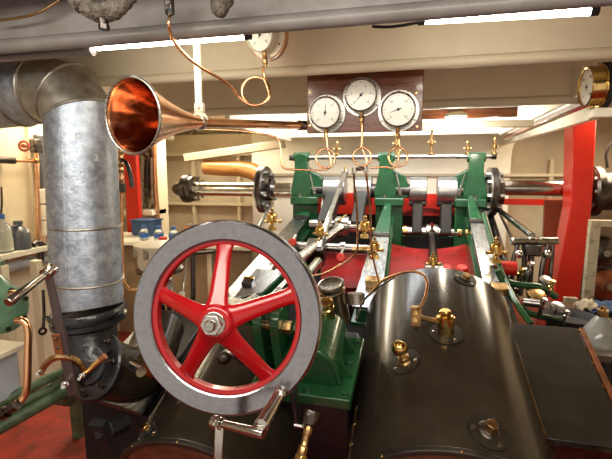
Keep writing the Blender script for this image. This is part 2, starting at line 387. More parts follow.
# black flange and exhaust casting under the duct
ex = thing('exhaust_casting', 'black cast iron elbow with bolted flange beneath the galvanised duct', 'pipe casting', along(z3-.3))
MB().lathe(along(z3-.005), (.06, .02, -1), [(0, 0), (.138, 0), (.146, .012), (.146, .022), (.130, .026), (.130, .038), (.144, .042), (.144, .058), (.12, .07), (.10, .10), (0, .1)], 56).build('collar', black, ex)
for k in range(10):
    a_ = 2*math.pi*k/10+.2; MB().hexb(along(z3-.022)+V((math.cos(a_), math.sin(a_), 0))*.136, (0, 0, 1), .011, .012).build('collar_bolt', black, ex)
fc = D(94, 366, 1.66); fa = (CP-fc); fa = (fa.normalized()+V((-.75, .1, -.05))).normalized()
b0 = D(150, 335, 2.05)
m = MB(); m.tube([along(z3-.06), along(z3-.12)+V((.01, .0, 0)), (along(z3-.17)*.6+fc*.4), fc-fa*.03], .105, 28, 5); m.build('elbow', black, ex)
MB().tube([fc-fa*.02, fc-fa*.25, b0+V((0, .1, 0))], .115, 32, 5).build('pipe_body', clad, ex)
MB().lathe(fc-fa*.03, fa, [(0, 0), (.128, 0), (.132, .006), (.132, .026), (.125, .032), (.075, .032), (.07, .045), (.05, .055), (0, .055)], 44).build('flange', black, ex)
pb, qb, _ = basis(fa)
for k in range(7):
    a_ = 2*math.pi*k/7+.35; c_ = fc+(pb*math.cos(a_)+qb*math.sin(a_))*.103
    MB().hexb(c_, fa, .014, .018).cyl(c_, c_+fa*.032, .008, n=10).build('flange_bolt', dsteel, ex)
c_ = D(150, 358, 1.72); d_ = D(170, 350, 1.6)-c_
o = MB().lathe(c_, (-.2, -.5, .7), [(0, -.05), (.06, -.05), (.062, -.02), (.05, 0), (.045, .02), (0, .02)], 24).build('valve_bonnet', dbrass, ex); o['label'] = 'brown oily valve bonnet'
MB().cyl(c_+V((0, -.02, .0)), D(163, 362, 1.45), .010, n=12).cyl(D(131, 366, 1.6), D(141, 372, 1.5), .018, n=14).build('valve_spindle', chrome, ex)
# cast foot under it
blk2 = mat('matt_black_iron', (.018, .017, .018), .6, scale=12, col2=(.007, .007, .008), bump=.3, spec=.25)
ft = thing('cast_iron_block', 'black cast iron steam chest with chamfered front under the bolted flange', 'engine casting', e(-1.2, -2.6, -.6))
poly = [(-1.50, -2.84), (-1.10, -2.90), (-1.10, -2.2), (-1.45, -2.2)]
m = MB(); m.hull8([e(x, u, .10) for x, u in poly], [e(x, u, .10)+V((0, 0, -.85)) for x, u in poly]); m.build('body', blk2, ft, bev=.008)
m = MB(); m.hull8([e(x*1.01, u*1.004, .128) for x, u in poly], [e(x*1.01, u*1.004, .103) for x, u in poly]); m.build('top_plate', black, ft, bev=.004)
c_ = D(97, 440, 1.45)
MB().lathe(c_+V((0, .06, 0)), (.1, -1, .35), [(0, -.1), (.034, -.1), (.034, .02), (.018, .03), (.016, .06), (0, .06)], 6).box(c_+V((0, .03, 0)), (.055, .03, .13), EM).build('drain_fitting', blk2, ft)

# ================================================================== ENGINE: cylinders
CN = -.035
def cylinder(xc, rr, u0, u1, label, n0=0.0, plate=None):
    t = thing('steam_cylinder', label, 'engine cylinder', e(xc, (u0+u1)/2, n0-rr))
    MB().lathe(e(xc, u0, n0), U_, [(0, 0), (rr, 0), (rr, u1-u0), (rr*.8, u1-u0+.01), (0, u1-u0+.01)], 96).build('cladding', clad, t, ang=60)
    MB().ring(e(xc, u0-.022, n0), U_, rr+.010, rr-.014, .022, 96).build('end_ring', clad2, t, bev=.004)
    MB().lathe(e(xc, u0-.002, n0), -U_, [(rr-.015, 0), (rr-.015, .012), (rr-.03, .02), (rr-.05, .012), (rr-.10, .03), (rr*.4, .075), (0, .085)], 80).build('end_cover', mat('dull_bronze_cover', (.34, .25, .16), .3, .85, scale=9, col2=(.14, .10, .06)), t, ang=60)
    for k in range(5):
        a_ = math.pi*(k+.5)/5
        MB().ball(e(xc+(rr+.011)*math.cos(a_), u0-.018, n0+(rr+.011)*math.sin(a_)), .0045, n=8).build('ring_rivet', brass, t)
    MB().lathe(e(xc, u1+.008, n0), U_, [(0, 0), (rr*.78, 0), (rr*.78, .03), (.10, .04), (.09, .12), (0, .12)], 48).build('gland_cover', brightsteel, t)
    return t
cr = cylinder(.195, .41, -3.04, -1.97, 'large black clad steam cylinder at lower right centre, carrying the brass cup and bolts', CN)
cl = cylinder(-.76, .33, -3.13, -2.50, 'black clad steam cylinder at lower left, behind and below the red spoked handwheel')
# seam down the right cylinder with paired rivets
a0 = R(156)
def onR(ang, u, ex=0, xc=.195, rr=.41): return e(xc+(rr+ex)*math.cos(ang), u, CN+(rr+ex)*math.sin(ang))
MB().tube([onR(a0, -3.03), onR(a0, -2.72)], .0025, 6, 1).build('cladding_seam', dbrass, cr)
for u in (-3.0, -2.91, -2.82, -2.74):
    for s in (-.012, .012): MB().ball(onR(a0+s*2.4, u+s*.4), .0048, n=8).build('rivet', brass, cr)
# a round access plate with a hexagon plug, and its neighbours
def plug(name, px, py, xc, rr, scale, label, n=3, cap='hex'):
    # find the point of the cladding on the sight line
    r_ = ray(px, py); best = None
    for i in range(2400):
        d_ = .6+i*.001; p = CP+r_*d_; q = p-EO; x = q.x-xc; nn = q.dot(N_)-(CN if rr > .4 else 0)
        if x*x+nn*nn <= rr*rr: best = p; break
    q = best-EO; ax = (X_*(q.x-xc)+N_*(q.dot(N_)-(CN if rr > .4 else 0))).normalized(); c = best
    t = thing(name, label, 'fitting', c); s = scale
    MB().lathe(c-ax*.004, ax, [(0, 0), (.047*s, 0), (.047*s, .007*s), (.03*s, .008*s), (0, .008*s)], 40).build('plate', clad2, t)
    pp, qq, _ = basis(ax)
    for k in range(n):
        a_ = 2*math.pi*k/n+.6; cc = c+(pp*math.cos(a_)+qq*math.sin(a_))*.037*s+ax*.003*s
        MB().lathe(cc, ax, [(0, 0), (.0065*s, 0), (.006*s, .004*s), (0, .005*s)], 12).build('screw', chrome, t)
    return t, c, ax, s
t, c, ax, s = plug('cylinder_plug', 488, 432, .195, .41, 1.45, 'brass hexagon plug on round black plate near the bottom right of the cylinder')
MB().lathe(c, ax, [(.034, 0), (.036, .010), (.026, .016), (0, .016)], 24).build('boss', dsteel, t); MB().hexb(c+ax*.014, ax, .021, .030).build('hexagon_plug', dbrass, t, bev=.002)
t, c, ax, s = plug('cylinder_plug', 465, 279, .195, .41, 1.25, 'small brass plug on a plate at the far end of the right cylinder')
MB().hexb(c, ax, .022, .03).build('hexagon_plug', dbrass, t, bev=.002); MB().cyl(c+ax*.002, c+ax*.012, .033).build('boss', dsteel, t)
t, c, ax, s = plug('cylinder_plug', 150, 432, -.76, .33, 1.1, 'amber brass hexagon plug on the left cylinder, below the handwheel')
MB().lathe(c, ax, [(.026, 0), (.028, .012), (.020, .018), (0, .018)], 24).build('boss', black, t); MB().hexb(c+ax*.014, ax, .016, .022).build('hexagon_plug', brass, t, bev=.002)
# tall brass lubricator with its side block
t, c, ax, s = plug('lubricator_cup', 446, 334, .195, .41, 1.5, 'brass cylindrical lubricator cup on the black cylinder with a side union to the steel block', 3)
up_ = (ax*.35+V((0, 0, 1))+V((-.10, 0, 0))).normalized()
MB().lathe(c, up_, [(0, 0), (.030, 0), (.033, .003), (.033, .014), (.035, .018), (.035, .068), (.039, .071), (.039, .080), (.032, .085), (.0, .085)], 32).build('cup_body', brass, t)
MB().lathe(c+up_*.085, up_, [(0, 0), (.023, 0), (.025, .003), (.025, .020), (.020, .025), (0, .025)], 28).build('cup_cap', brass, t)
bl = D(416, 316, (c-CP).dot(fw)-.02)
MB().cyl(c+up_*.045, bl+V((0, 0, 0)), .010, n=14).lathe(c+up_*.045+(bl-c-up_*.045)*.35, bl-c-up_*.045, [(0, 0), (.015, 0), (.015, .02), (0, .02)], 8).build('side_union', dbrass, t)
t2 = thing('valve_block', 'small steel block with two brass screws beside the brass cup', 'fitting', bl)
MB().box(bl, (.044, .034, .085)).cyl(bl-V((0, 0, .03)), bl-V((0, 0, .03))-up_*.035, .012, .006).build('block', dbrass, t2, bev=.003)
for dz in (.018, -.014): MB().lathe(bl+V((-.003, -.017, dz)), (-.2, -1, .1), [(0, 0), (.011, 0), (.010, .004), (0, .005)], 14).build('screw', brass, t2)
# ball topped relief valve
t, c, ax, s = plug('relief_valve', 405, 362, .195, .41, 1.4, 'round ball topped brass valve on the black cylinder, left of the brass cup', 3)
up_ = (ax+V((0, 0, .35))).normalized()
MB().lathe(c, up_, [(0, 0), (.034, 0), (.034, .008), (.027, .010), (.027, .028), (.014, .032), (.014, .044), (0, .044)], 6).build('valve_body', dbrass, t, bev=.002)
MB().ball(c+up_*.070, .033, up_, 1.0, 24).build('ball_cap', brass, t); MB().cyl(c+up_*.098, c+up_*.108, .009, n=10).build('tip', brass, t)

# black flat topped casing to the right of the cylinder
vc = thing('valve_chest', 'flat black steel casing with brass edge strip at the lower right corner', 'engine casing', e(.70, -2.5, -.7))
poly = [(.525, -2.83), (.515, -2.19), (.815, -2.19), (.79, -2.83)]
MB().hull8([e(x, u, .215) for x, u in poly], [e(x, u, -.75) for x, u in poly]).build('casing', clad2, vc, bev=.003)
m = MB(); m.hull8([e(x, u, .219) for x, u in ((.795, -2.83), (.82, -2.19), (.842, -2.19), (.818, -2.83))], [e(x, u, .205) for x, u in ((.795, -2.83), (.82, -2.19), (.842, -2.19), (.818, -2.83))]); m.build('edge_strip', rust, vc, bev=.002)
for u in (-2.21, -2.33, -2.42, -2.55, -2.7): MB().lathe(e(.790+(u+2.83)*.038, u, .214), N_, [(0, 0), (.008, 0), (.007, .004), (0, .005)], 12).build('screw', brass, vc)
MB().tube([e(.52, -2.83, .217), e(.512, -2.19, .217)], .004, 6, 1).build('joint_strip', dbrass, vc)
MB().hull8([e(.50, -2.85, .21), e(.80, -2.85, .21), e(.80, -2.83, .21), e(.50, -2.83, .21)], [e(.50, -2.85, -.5), e(.80, -2.85, -.5), e(.80, -2.83, -.5), e(.50, -2.83, -.5)]).build('front_plate', dsteel, vc)
# dark casting between the cylinders carrying the green pedestal
bs = thing('cast_saddle', 'dark iron casting filling the gap between the two black cylinders', 'engine casting', e(-.38, -2.7, -.7))
MB().hull8([e(-.62, -2.80, .255), e(-.20, -2.80, .255), e(-.20, -2.40, .255), e(-.62, -2.40, .255)], [e(-.56, -2.74, -.9), e(-.22, -2.74, -.9), e(-.25, -2.3, -.9), e(-.55, -2.3, -.9)]).build('body', black, bs, bev=.01)
for px, py in ((262, 408), (296, 404)): MB().box(D(px, py, 1.33), (.012, .05, .16), EM).build('rib', black, bs, bev=.004)
c_ = D(308, 430, 1.18)
dn = V((-.12, -.45, -.62)).normalized()
dr = thing('drain_cock', 'oily steel drain cock pointing down between the cylinders, right of the crank handle', 'valve', c_)
MB().lathe(c_-dn*.05, dn, [(0, 0), (.024, 0), (.026, .02), (.020, .035), (.010, .04), (0, .04)], 24).build('collar', dsteel, dr)
MB().lathe(c_-dn*.01, dn, [(0, 0), (.011, 0), (.013, .01), (.013, .02), (.010, .024), (.010, .05), (.014, .055), (.014, .075), (0, .075)], 8).build('stem', dbrass, dr, bev=.001)
MB().hexb(c_+dn*.065, dn, .019, .03).build('nut', brass, dr, bev=.002)
MB().cyl(D(294, 425, 1.2), D(304, 427, 1.2), .005, n=10).build('pin', chrome, dr)


# green pedestal
pd = thing('bearing_pedestal', 'green painted bearing pedestal with bolted base plate behind the red handwheel', 'bearing pedestal', e(-.39, -2.68, .26))
MB().hull8([e(-.60, -2.855, .315), e(-.185, -2.86, .315), e(-.165, -2.50, .315), e(-.57, -2.50, .315)], [e(-.60, -2.855, .262), e(-.185, -2.86, .262), e(-.165, -2.50, .262), e(-.57, -2.50, .262)]).build('base_plate', green, pd, bev=.005)
poly = [(-.135, 0)]+[(.125*math.cos(math.pi-math.pi*k/20), .055+.125*math.sin(math.pi*k/20)) for k in range(21)]+[(.135, 0)]
MB().prism(poly, e(-.36, 0, .315), X_, N_, U_, -2.79, -2.53).build('bearing_housing', green, pd, bev=.008, ang=50)
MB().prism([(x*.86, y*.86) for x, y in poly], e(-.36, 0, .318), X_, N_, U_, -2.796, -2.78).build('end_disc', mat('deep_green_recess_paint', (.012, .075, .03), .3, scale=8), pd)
for u in (-2.74, -2.60): MB().hull8([e(-.245, u-.008, .42), e(-.245, u+.008, .42), e(-.245, u+.008, .318), e(-.245, u-.008, .318)], [e(-.235, u-.008, .40), e(-.235, u+.008, .40), e(-.19, u+.008, .318), e(-.19, u-.008, .318)]).build('gusset', green, pd, bev=.003)
for x, u in ((-.21, -2.83), (-.36, -2.83), (-.21, -2.67), (-.195, -2.54), (-.55, -2.83), (-.53, -2.54)):
    MB().cyl(e(x, u, .314), e(x, u, .320), .018).hexb(e(x, u, .318), N_, .014, .014).build('bolt', green, pd, bev=.001)
for x in (-.545, -.475):
    pl = [(-2.81, .31), (-2.81, .53)]+[(-2.74-.07*math.cos(math.pi*k/10), .57+.07*math.sin(math.pi*k/10)) for k in range(11)]+[(-2.60, .31)]
    MB().prism(pl, EO, U_, N_, X_, x-.018, x+.018).build('fork_lug', green, pd, bev=.004)
MB().cyl(e(-.57, -2.74, .55), e(-.43, -2.74, .55), .018).hexb(e(-.455, -2.74, .55), X_, .026, .03).build('pivot_bolt', dbrass, pd)
MB().box(e(-.505, -2.66, .36), (.055, .12, .10), EM).build('web', green, pd, bev=.006)

# ================================================================== HANDWHEEL
wc = D(226, 316.5, 1.275); WU = ray(366, 234).normalized()
hw = thing('handwheel', 'large steel rimmed handwheel with five red spokes in the middle of the photo', 'handwheel', wc)
MB().lathe(wc-WU*.020, WU, [(.232, 0), (.236, -.003), (.286, -.003), (.291, .002), (.291, .040), (.286, .044), (.236, .044), (.232, .040)], 120, closed=True).build('rim', rimsteel, hw, ang=30)
MB().lathe(wc-WU*.017, WU, [(.2905, 0), (.2935, .002), (.2935, .034), (.2905, .036)], 120, closed=True).build('glint_band', chrome, hw)  # added brighter ring, imitates the bright reflection along the rim's edge
MB().lathe(wc-WU*.012, WU, [(.218, .003), (.222, 0), (.2325, 0), (.2325, .032), (.222, .032), (.218, .029)], 120, closed=True).build('inner_rim', redpaint, hw)
wp = (V((0, 0, 1))-WU*WU.z).normalized(); wq = wp.cross(WU)   # wq points right in the photo
if wq.dot(rt) < 0: wq = -wq
for k in range(5):
    a_ = R(92-72*k); d_ = wq*math.cos(a_)+wp*math.sin(a_); s_ = WU.cross(d_)
    m = MB(); L0, L1 = .035, .226; secs = []
    for i in range(9):
        f = i/8; rr_ = L0+(L1-L0)*f; wd = .031-.009*f+(.010*max(0, (f-.8)/.2)**2)+(.012*max(0, (.2-f)/.2)**2); th_ = .015-.003*f
        secs.append([wc+WU*(.004-.085*(1-f))+d_*rr_+s_*wd*math.cos(2*math.pi*j/14)+WU*th_*math.sin(2*math.pi*j/14) for j in range(14)])
    vs = [p for s in secs for p in s]
    fs = [(i*14+j, i*14+(j+1) % 14, (i+1)*14+(j+1) % 14, (i+1)*14+j) for i in range(8) for j in range(14)]
    m.add(vs, fs); m.build('spoke', redpaint, hw, ang=60)
hc = wc-WU*.085
MB().lathe(hc+WU*.04, -WU, [(0, -.02), (.040, -.02), (.052, .01), (.055, .035), (.050, .052), (.040, .058), (.032, .058), (0, .058)], 48).build('hub', redpaint, hw, ang=50)
MB().cyl(hc-WU*.018, hc-WU*.022, .034).hexb(hc-WU*.020, -WU, .031, .022).build('hub_washer', chrome, hw, bev=.002)
MB().lathe(hc-WU*.04, -WU, [(0, 0), (.017, 0), (.017, .012), (.013, .018), (0, .02)], 24).build('shaft_end', steel, hw)
MB().cyl(hc+WU*.05, wc+WU*.34, .020, n=24).build('shaft', steel, hw)
hp = D(281, 392, 1.20); hd = (D(263, 423, 1.08)-hp).normalized()
MB().lathe(hp, -WU, [(0, -.03), (.017, -.03), (.019, 0), (.019, .012), (.015, .018), (0, .018)], 24).build('handle_boss', steel, hw)
MB().lathe(hp, hd, [(0, 0), (.013, 0), (.017, .02), (.017, .04), (.0165, .045), (.0205, .135), (.0205, .142), (.014, .147), (0, .147)], 28).build('handle', chrome, hw)
# lower crank handle
ch = thing('hand_crank', 'polished steel crank handle on upright flat arm below the handwheel', 'crank handle', D(219, 458, 1.12))
MB().hull8([D(213, 470, 1.12), D(222, 470, 1.12), D(222, 470, 1.145), D(213, 470, 1.145)], [D(215, 425, 1.12), D(224, 425, 1.12), D(224, 425, 1.145), D(215, 425, 1.145)]).build('arm', chrome, ch, bev=.003)
a_ = D(215, 422, 1.14); b_ = D(264, 434, 1.05)
MB().lathe(a_-(b_-a_).normalized()*.005, b_-a_, [(0, 0), (.017, 0), (.019, .004), (.019, .014), (.013, .018), (.013, .022), (.017, .026), (.017, .032), (0, .032)], 28).build('eye', chrome, ch)
MB().lathe(a_+(b_-a_)*.18, b_-a_, [(0, 0), (.011, 0), (.0115, .05), (.0135, (b_-a_).length*.78), (.012, (b_-a_).length*.82), (0, (b_-a_).length*.82)], 28).build('grip', chrome, ch)
# reversing lever at left
lv = thing('reversing_lever', 'dark flat lever with polished steel grip on the left, beside the galvanised duct', 'lever', D(74, 400, 1.42))
m = MB(); A = [D(44, 276, 1.28), D(50, 274, 1.28)]; B = [D(68, 397, 1.36), D(79, 394, 1.36)]; tk = fw*.014
m.hull8([A[0], A[1], A[1]+tk, A[0]+tk], [B[0], B[1], B[1]+tk, B[0]+tk]); m.build('arm', mat('brown_bare_lever_iron', (.12, .085, .085), .4, .6, scale=10), lv, bev=.002)
a_ = D(51, 270, 1.30); b_ = D(9, 302, 1.15); dd = (b_-a_); L = dd.length
MB().lathe(a_-dd.normalized()*.012, dd, [(0, 0), (.012, 0), (.018, .003), (.019, .018), (.014, .024), (.014, .028), (.018, .031), (.018, .040), (0, .040)], 28).build('grip_collar', chrome, lv)
MB().lathe(a_+dd.normalized()*.028, dd, [(0, 0), (.010, 0), (.012, .06), (.0145, L-.03), (.012, L-.024), (0, L-.024)], 28).build('grip', chrome, lv)
# brass fork on the lever
fk = [D(40, 373, 1.34), D(48, 362, 1.33), D(58, 357, 1.33), D(70, 358, 1.34), D(80, 364, 1.36), D(85, 375, 1.38)]
m = MB(); m.tube(fk, .011, 4, 5); m.build('curved_fork', dbrass, lv)
MB().hull8([D(51, 334, 1.315), D(60, 334, 1.315), D(60, 334, 1.325), D(51, 334, 1.325)], [D(56, 358, 1.33), D(64, 358, 1.33), D(64, 358, 1.345), D(56, 358, 1.345)]).build('fork_strap', rust, lv, bev=.002)
for px, py in ((56, 339), (58, 348)): MB().ball(D(px, py, 1.31), .0055, n=10).build('strap_rivet', dsteel, lv)
def boltpin(px, py, d, px2, py2, d2, r, par, name='pin', mt=chrome): a_ = D(px, py, d); b_ = D(px2, py2, d2); return MB().lathe(a_, b_-a_, [(0, 0), (r, 0), (r, (b_-a_).length*.6), (r*.6, (b_-a_).length*.62), (r*.6, (b_-a_).length), (0, (b_-a_).length)], 14).build(name, mt, par)
boltpin(43, 369, 1.36, 37, 374, 1.30, .008, lv); boltpin(86, 372, 1.38, 79, 379, 1.32, .009, lv)
MB().lathe(D(72, 378, 1.40), -fw+rt*-.5, [(0, 0), (.020, 0), (.022, .03), (.016, .034), (0, .034)], 20).build('lever_boss', dsteel, lv); boltpin(68, 381, 1.36, 63, 387, 1.30, .011, lv, 'boss_pin')
MB().cyl(D(83, 375, 1.37), D(104, 357, 1.36), .009, n=16).build('link_rod', brass, lv); MB().cyl(D(101, 359.5, 1.36), D(105, 356, 1.36), .011, n=16).build('rod_tip', rust, lv)


# ================================================================== ENGINE: crankshaft end
def cylX(px0, px1, py, Y, r, n=28, mb=None):
    a = Yp(px0, py, Y); b = Yp(px1, py, Y); z = (a.z+b.z)/2; mb = mb or MB()
    return mb.cyl((a.x, Y, z), (b.x, Y, z), r, n=n)
SY = 4.3; SZ = 1.762
def sx(px): return Yp(px, 190, SY).x
# bearing columns
def column(xc, side, pxt, label):
    t = thing('bearing_column', label, 'engine frame', (xc, SY, 1.0), 'green bearing columns')
    zt = Yp(pxt, 154, SY-.05).z; z1 = SZ-.05
    w0, w1 = .066, .105
    pl = [(-w1, z1-.02), (-w1, z1+.05), (-w0, z1+.25), (-w0, zt-.03), (-w0+.015, zt), (w0-.015, zt), (w0, zt-.03), (w0, z1+.25), (w1, z1+.05), (w1, z1-.02)]
    MB().prism(pl, (xc, SY-.14, 0), X_, (0, 0, 1), (0, 1, 0), 0, .09).build('front_plate', green, t, bev=.008)
    b = [(0, z1-.02), (0, zt-.12), (side*.07, z1+.24), (side*.16, z1+.20), (side*.19, z1+.10), (side*.19, z1-.02)]
    MB().prism(b, (xc+side*.03, SY-.06, 0), X_, (0, 0, 1), (0, 1, 0), 0, .16).build('side_buttress', green, t, bev=.01)
    MB().cyl((xc-.08, SY-.09, zt-.03), (xc+.08, SY-.09, zt-.03), .045, n=24).build('top_lug', green, t)
    MB().box((xc+side*.04, SY-.06, z1-.05), (.28, .26, .08)).build('bearing_cap', green, t, bev=.012)
    MB().box((xc+side*.04, SY-.02, z1-.30), (.26, .22, .42)).build('bearing_block', green, t, bev=.012)
    MB().box((xc+side*.06, SY-.03, z1-.72), (.30, .26, .48)).build('frame_foot', green, t, bev=.012)
    for dx in (-.07, 0, .07):
        MB().cyl((xc+dx, SY-.165, z1-.03), (xc+dx, SY-.165, z1+.02), .015, n=8).build('cap_bolt', green if dx else steel, t)
    MB().hexb((xc+side*.14, SY-.13, z1+.02), (0, 0, 1), .02, .05).build('stud_nut', steel, t)
    MB().cyl((xc+side*.10, SY-.16, z1+.22), (xc+side*.15, SY-.17, z1+.02), .008, n=8).build('oil_pipe', brightsteel, t)
    return t
G1, G2, G3 = sx(304), sx(386), sx(473)
column(G1, 1, 300, 'leftmost green bearing column, behind the upper edge of the handwheel')
column(G2, 1, 383, 'middle green bearing column, behind the right gauge pipe loop')
column(G3, -1, 477, 'rightmost green bearing column, beside the bolted drive disc')
# slide bars toward the cylinders
def slide(xa, xb, wa, wb, ua, ub, na, nb, label, ugr):
    t = thing('slide_bar', label, 'slide bar', e((xa+xb)/2, (ua+ub)/2, -.2), 'slide bars')
    def q(u, dn, w): f = (u-ua)/(ub-ua); x = xa+(xb-xa)*f; n = na+(nb-na)*f+dn; ww = (wa+(wb-wa)*f)*w; return e(x-ww, u, n), e(x+ww, u, n)
    def seg(name, u0, u1, d0, d1, w, m, bev=.004):
        a, b = q(u0, d1, w); c, d = q(u0, d0, w); a2, b2 = q(u1, d1, w); c2, d2 = q(u1, d0, w)
        return MB().hull8([a, b, d, c], [a2, b2, d2, c2]).build(name, m, t, bev=bev)
    seg('bar_top', ugr, ub, -.022, 0, 1, brightsteel)
    a, b = q(ua, .02, .55), q(ugr+.02, .012, 1); c, d = q(ua, -.10, .55), q(ugr+.02, -.10, 1)
    MB().hull8([a[0], a[1], c[1], c[0]], [b[0], b[1], d[1], d[0]]).build('green_root', green, t, bev=.01)
    seg('joint_strip', ugr+.02, ugr-.02, -.01, .012, 1.04, dsteel, .002)
    seg('girder', ugr, ub, -.13, -.024, .72, green, .006)
    seg('bottom_flange', ugr, ub, -.16, -.13, 1.15, green, .006)
    for k in range(4):
        u = ugr-.12+(ub-ugr+.2)*k/3; a, b = q(u, .0, .6); MB().lathe((a if k % 2 else b), N_, [(0, 0), (.012, 0), (.010, .006), (0, .007)], 12).build('bar_screw', steel, t)
    return t
slide(-1.00, -1.03, .07, .10, -.12, -2.05, -.17, .10, 'left bright slide bar with green girder, running down behind the handwheel', -.35)
slide(-.165, -.225, .05, .09, -.10, -1.85, -.06, -.02, 'middle bright slide bar, wider at the near end, running down from middle green column', -.85)
slide(.580, .565, .050, .055, -.10, -1.72, .0, -.02, 'right bright slide bar with green edges, running down from rightmost green column', -.62)
sbr = COL.objects['slide_bar.002']
MB().tube([EP(483, 214, .0), EP(498, 262, .0), EP(514, 299, .0), EP(531, 324, -.04)], .018, 10, 3).build('edge_rail', green, sbr)
# tie rail across the columns
tr = thing('tie_rail', 'round steel rail joining the tops of the three green columns', 'rail', (Yp(388, 156, SY-.09).x, SY-.09, 2.1))
rz = Yp(388, 157, SY-.09).z
MB().cyl((sx(293), SY-.09, rz), (sx(491), SY-.09, rz), .022, n=18).build('rail', steel, tr)
for px in (294, 490): MB().cyl((sx(px)-.02, SY-.09, rz), (sx(px)+.02, SY-.09, rz), .03, n=18).build('end_collar', dsteel, tr)
def cock(px, h, label):
    c = Yp(px, 157, SY-.09); c.z = rz+.02; t = thing('brass_tap', label, 'tap', c, 'brass taps on the tie rail')
    MB().lathe(c, (0, 0, 1), [(0, 0), (.03, 0), (.03, .012), (.012, .02), (.010, h*.3), (.024, h*.36), (.024, h*.52), (.010, h*.58), (.009, h*.8), (.016, h*.84), (.012, h), (0, h)], 16).build('tap_body', dbrass, t)
    MB().cyl(c+V((-.035, 0, h*.45)), c+V((.035, 0, h*.45)), .008, n=8).build('cross_handle', brass, t)
cock(431, .26, 'tall brass tap on the rail between the middle and right green columns')
cock(396, .24, 'brass tap on the rail just right of the middle green column')
cock(467, .12, 'short brass tap on the rail just left of the right green column')
cock(337, .14, 'brass tap on the rail between the left and middle green columns')
cock(494, .15, 'brass tap at the right end of the rail')
# shafts
sh = thing('paddle_shaft', 'polished steel shaft on the left running to the bolted coupling', 'shaft', (sx(225), SY, SZ))
MB().cyl((sx(196), SY, SZ), (sx(262), SY, SZ), .074, n=36).build('shaft', chrome, sh)
MB().lathe((sx(196), SY, SZ), (-1, 0, 0), [(.074, 0), (.10, .01), (.14, .015), (.14, .07), (.155, .075), (.155, .13), (.10, .14), (.08, .16), (.08, .22), (.05, .27), (0, .27)], 36).build('coupling', dsteel, sh)
for k in range(8):
    a_ = 2*math.pi*k/8; MB().hexb((sx(196)+.02, SY+.12*math.cos(a_), SZ+.12*math.sin(a_)), (1, 0, 0), .02, .03).build('coupling_bolt', steel, sh)
def drive_disc(px, label, s=1):
    x = sx(px); c = V((x, SY-.02, SZ)); t = thing('drive_disc', label, 'crank disc', c, 'drive discs')
    MB().lathe(c, (1, 0, 0), [(0, -.05), (.10, -.05), (.10, -.03), (.24*s, -.03), (.25*s, -.02), (.25*s, .02), (.24*s, .03), (.12, .03), (.12, .09), (0, .09)], 48).build('disc', dsteel, t)
    MB().ring(c+V((-.045, 0, 0)), (1, 0, 0), .25*s, .20*s, .014, 48).build('bright_rim', steel, t)
    for k in range(8):
        a_ = 2*math.pi*k/8+.2; p = c+V((0, .18*s*math.cos(a_), .18*s*math.sin(a_)))
        MB().hexb(p+V((-.075, 0, 0)), (1, 0, 0), .026, .15).build('disc_bolt', steel, t)
    return t
drive_disc(266, 'bolted steel drive disc at the left, between the shaft and leftmost green column')
drive_disc(492, 'bolted steel drive disc right of the rightmost green column', .92)
MB().cyl((sx(262), SY, SZ), (sx(292), SY, SZ), .075).build('shaft_stub', chrome, sh)
sr = thing('paddle_shaft', 'polished steel shaft on the right passing behind the red column', 'shaft', (sx(530), SY, SZ))
MB().cyl((sx(497), SY, Yp(530, 188, SY).z), (sx(600), SY, Yp(530, 188, SY).z), .072, n=36).build('shaft', chrome, sr)
szr = Yp(530, 190, SY).z
MB().lathe((sx(583), SY-.1, szr), (1, 0, 0), [(0, 0), (.20, 0), (.22, .02), (.22, .07), (.17, .075), (.165, .30), (.22, .31), (.22, .40), (0, .40)], 40).build('coupling', dsteel, sr)
for k in range(10):
    a_ = 2*math.pi*k/10; MB().hexb((sx(583)-.015, SY-.1+.185*math.cos(a_), szr+.185*math.sin(a_)), (1, 0, 0), .02, .03).build('coupling_bolt', steel, sr)
MB().tube([(sx(600), SY-.1, szr+.2), (sx(598), SY-.1, szr+.34), (sx(606), SY-.1, szr+.44), (sx(618), SY-.1, szr+.5)], .012, 8).build('oil_pipe', rubber, sr)
# cranks
drumm = mat('turned_drum_steel', (.50, .50, .53), .3, 1, scale=20, col2=(.30, .29, .29), stretch=(8, 1, 1))
webm = mat('black_crank_web', (.045, .042, .04), .4, .3, scale=10)
def crank(px_webs, pxc, pinp, label, pinpx, dark_webs=False):
    x0, x1 = (sx(p) for p in pinpx); t = thing('crank', label, 'crank', ((x0+x1)/2, SY, SZ), 'cranks')
    pin = Yp(pinp[0], pinp[1], pinp[2])
    for a, b in px_webs:
        A, B = sx(a), sx(b)
        o = MB().cyl((A, SY, SZ), (B, SY, SZ), .15, n=44).build('web_drum', drumm, t, bev=.006)
        d = V((0, pin.y-SY, pin.z-SZ)); L = d.length; d.normalize(); sd = V((0, -d.z, d.y))
        MM = Matrix((X_, d, sd)).transposed()
        MB().box(((A+B)/2, SY+d.y*L*.52, SZ+d.z*L*.52), ((B-A)*.6, L*1.05, .14), MM).build('crank_web', webm, t, bev=.01)
    MB().cyl((x0, pin.y, pin.z), (x1, pin.y, pin.z), .052, n=26).build('crank_pin', chrome, t)
    return t, pin
for pa, pb in ((304, 326), (371, 410), (455, 478)): MB().cyl((sx(pa), SY, SZ), (sx(pb), SY, SZ), .07, n=30).build('crank_journal', dsteel, sh)
t, pinR = crank([(409.5, 426.5), (437, 456)], 432, (434, 232, 4.22), 'right crank with two bright drums and dark webs hanging down to the pin', (404, 462))
t, pinL = crank([(325, 346), (355, 372)], 350, (350, 226, 3.75), 'left crank with dark drums, between the left and middle green columns', (322, 376), True)
t_crank = [o for o in COL.objects if o.name == 'crank'][0]
for px in (406, 460): MB().cyl((sx(px)-.02, pinR.y, pinR.z), (sx(px)+.02, pinR.y, pinR.z), .062, n=20).build('pin_collar', brass, t_crank)
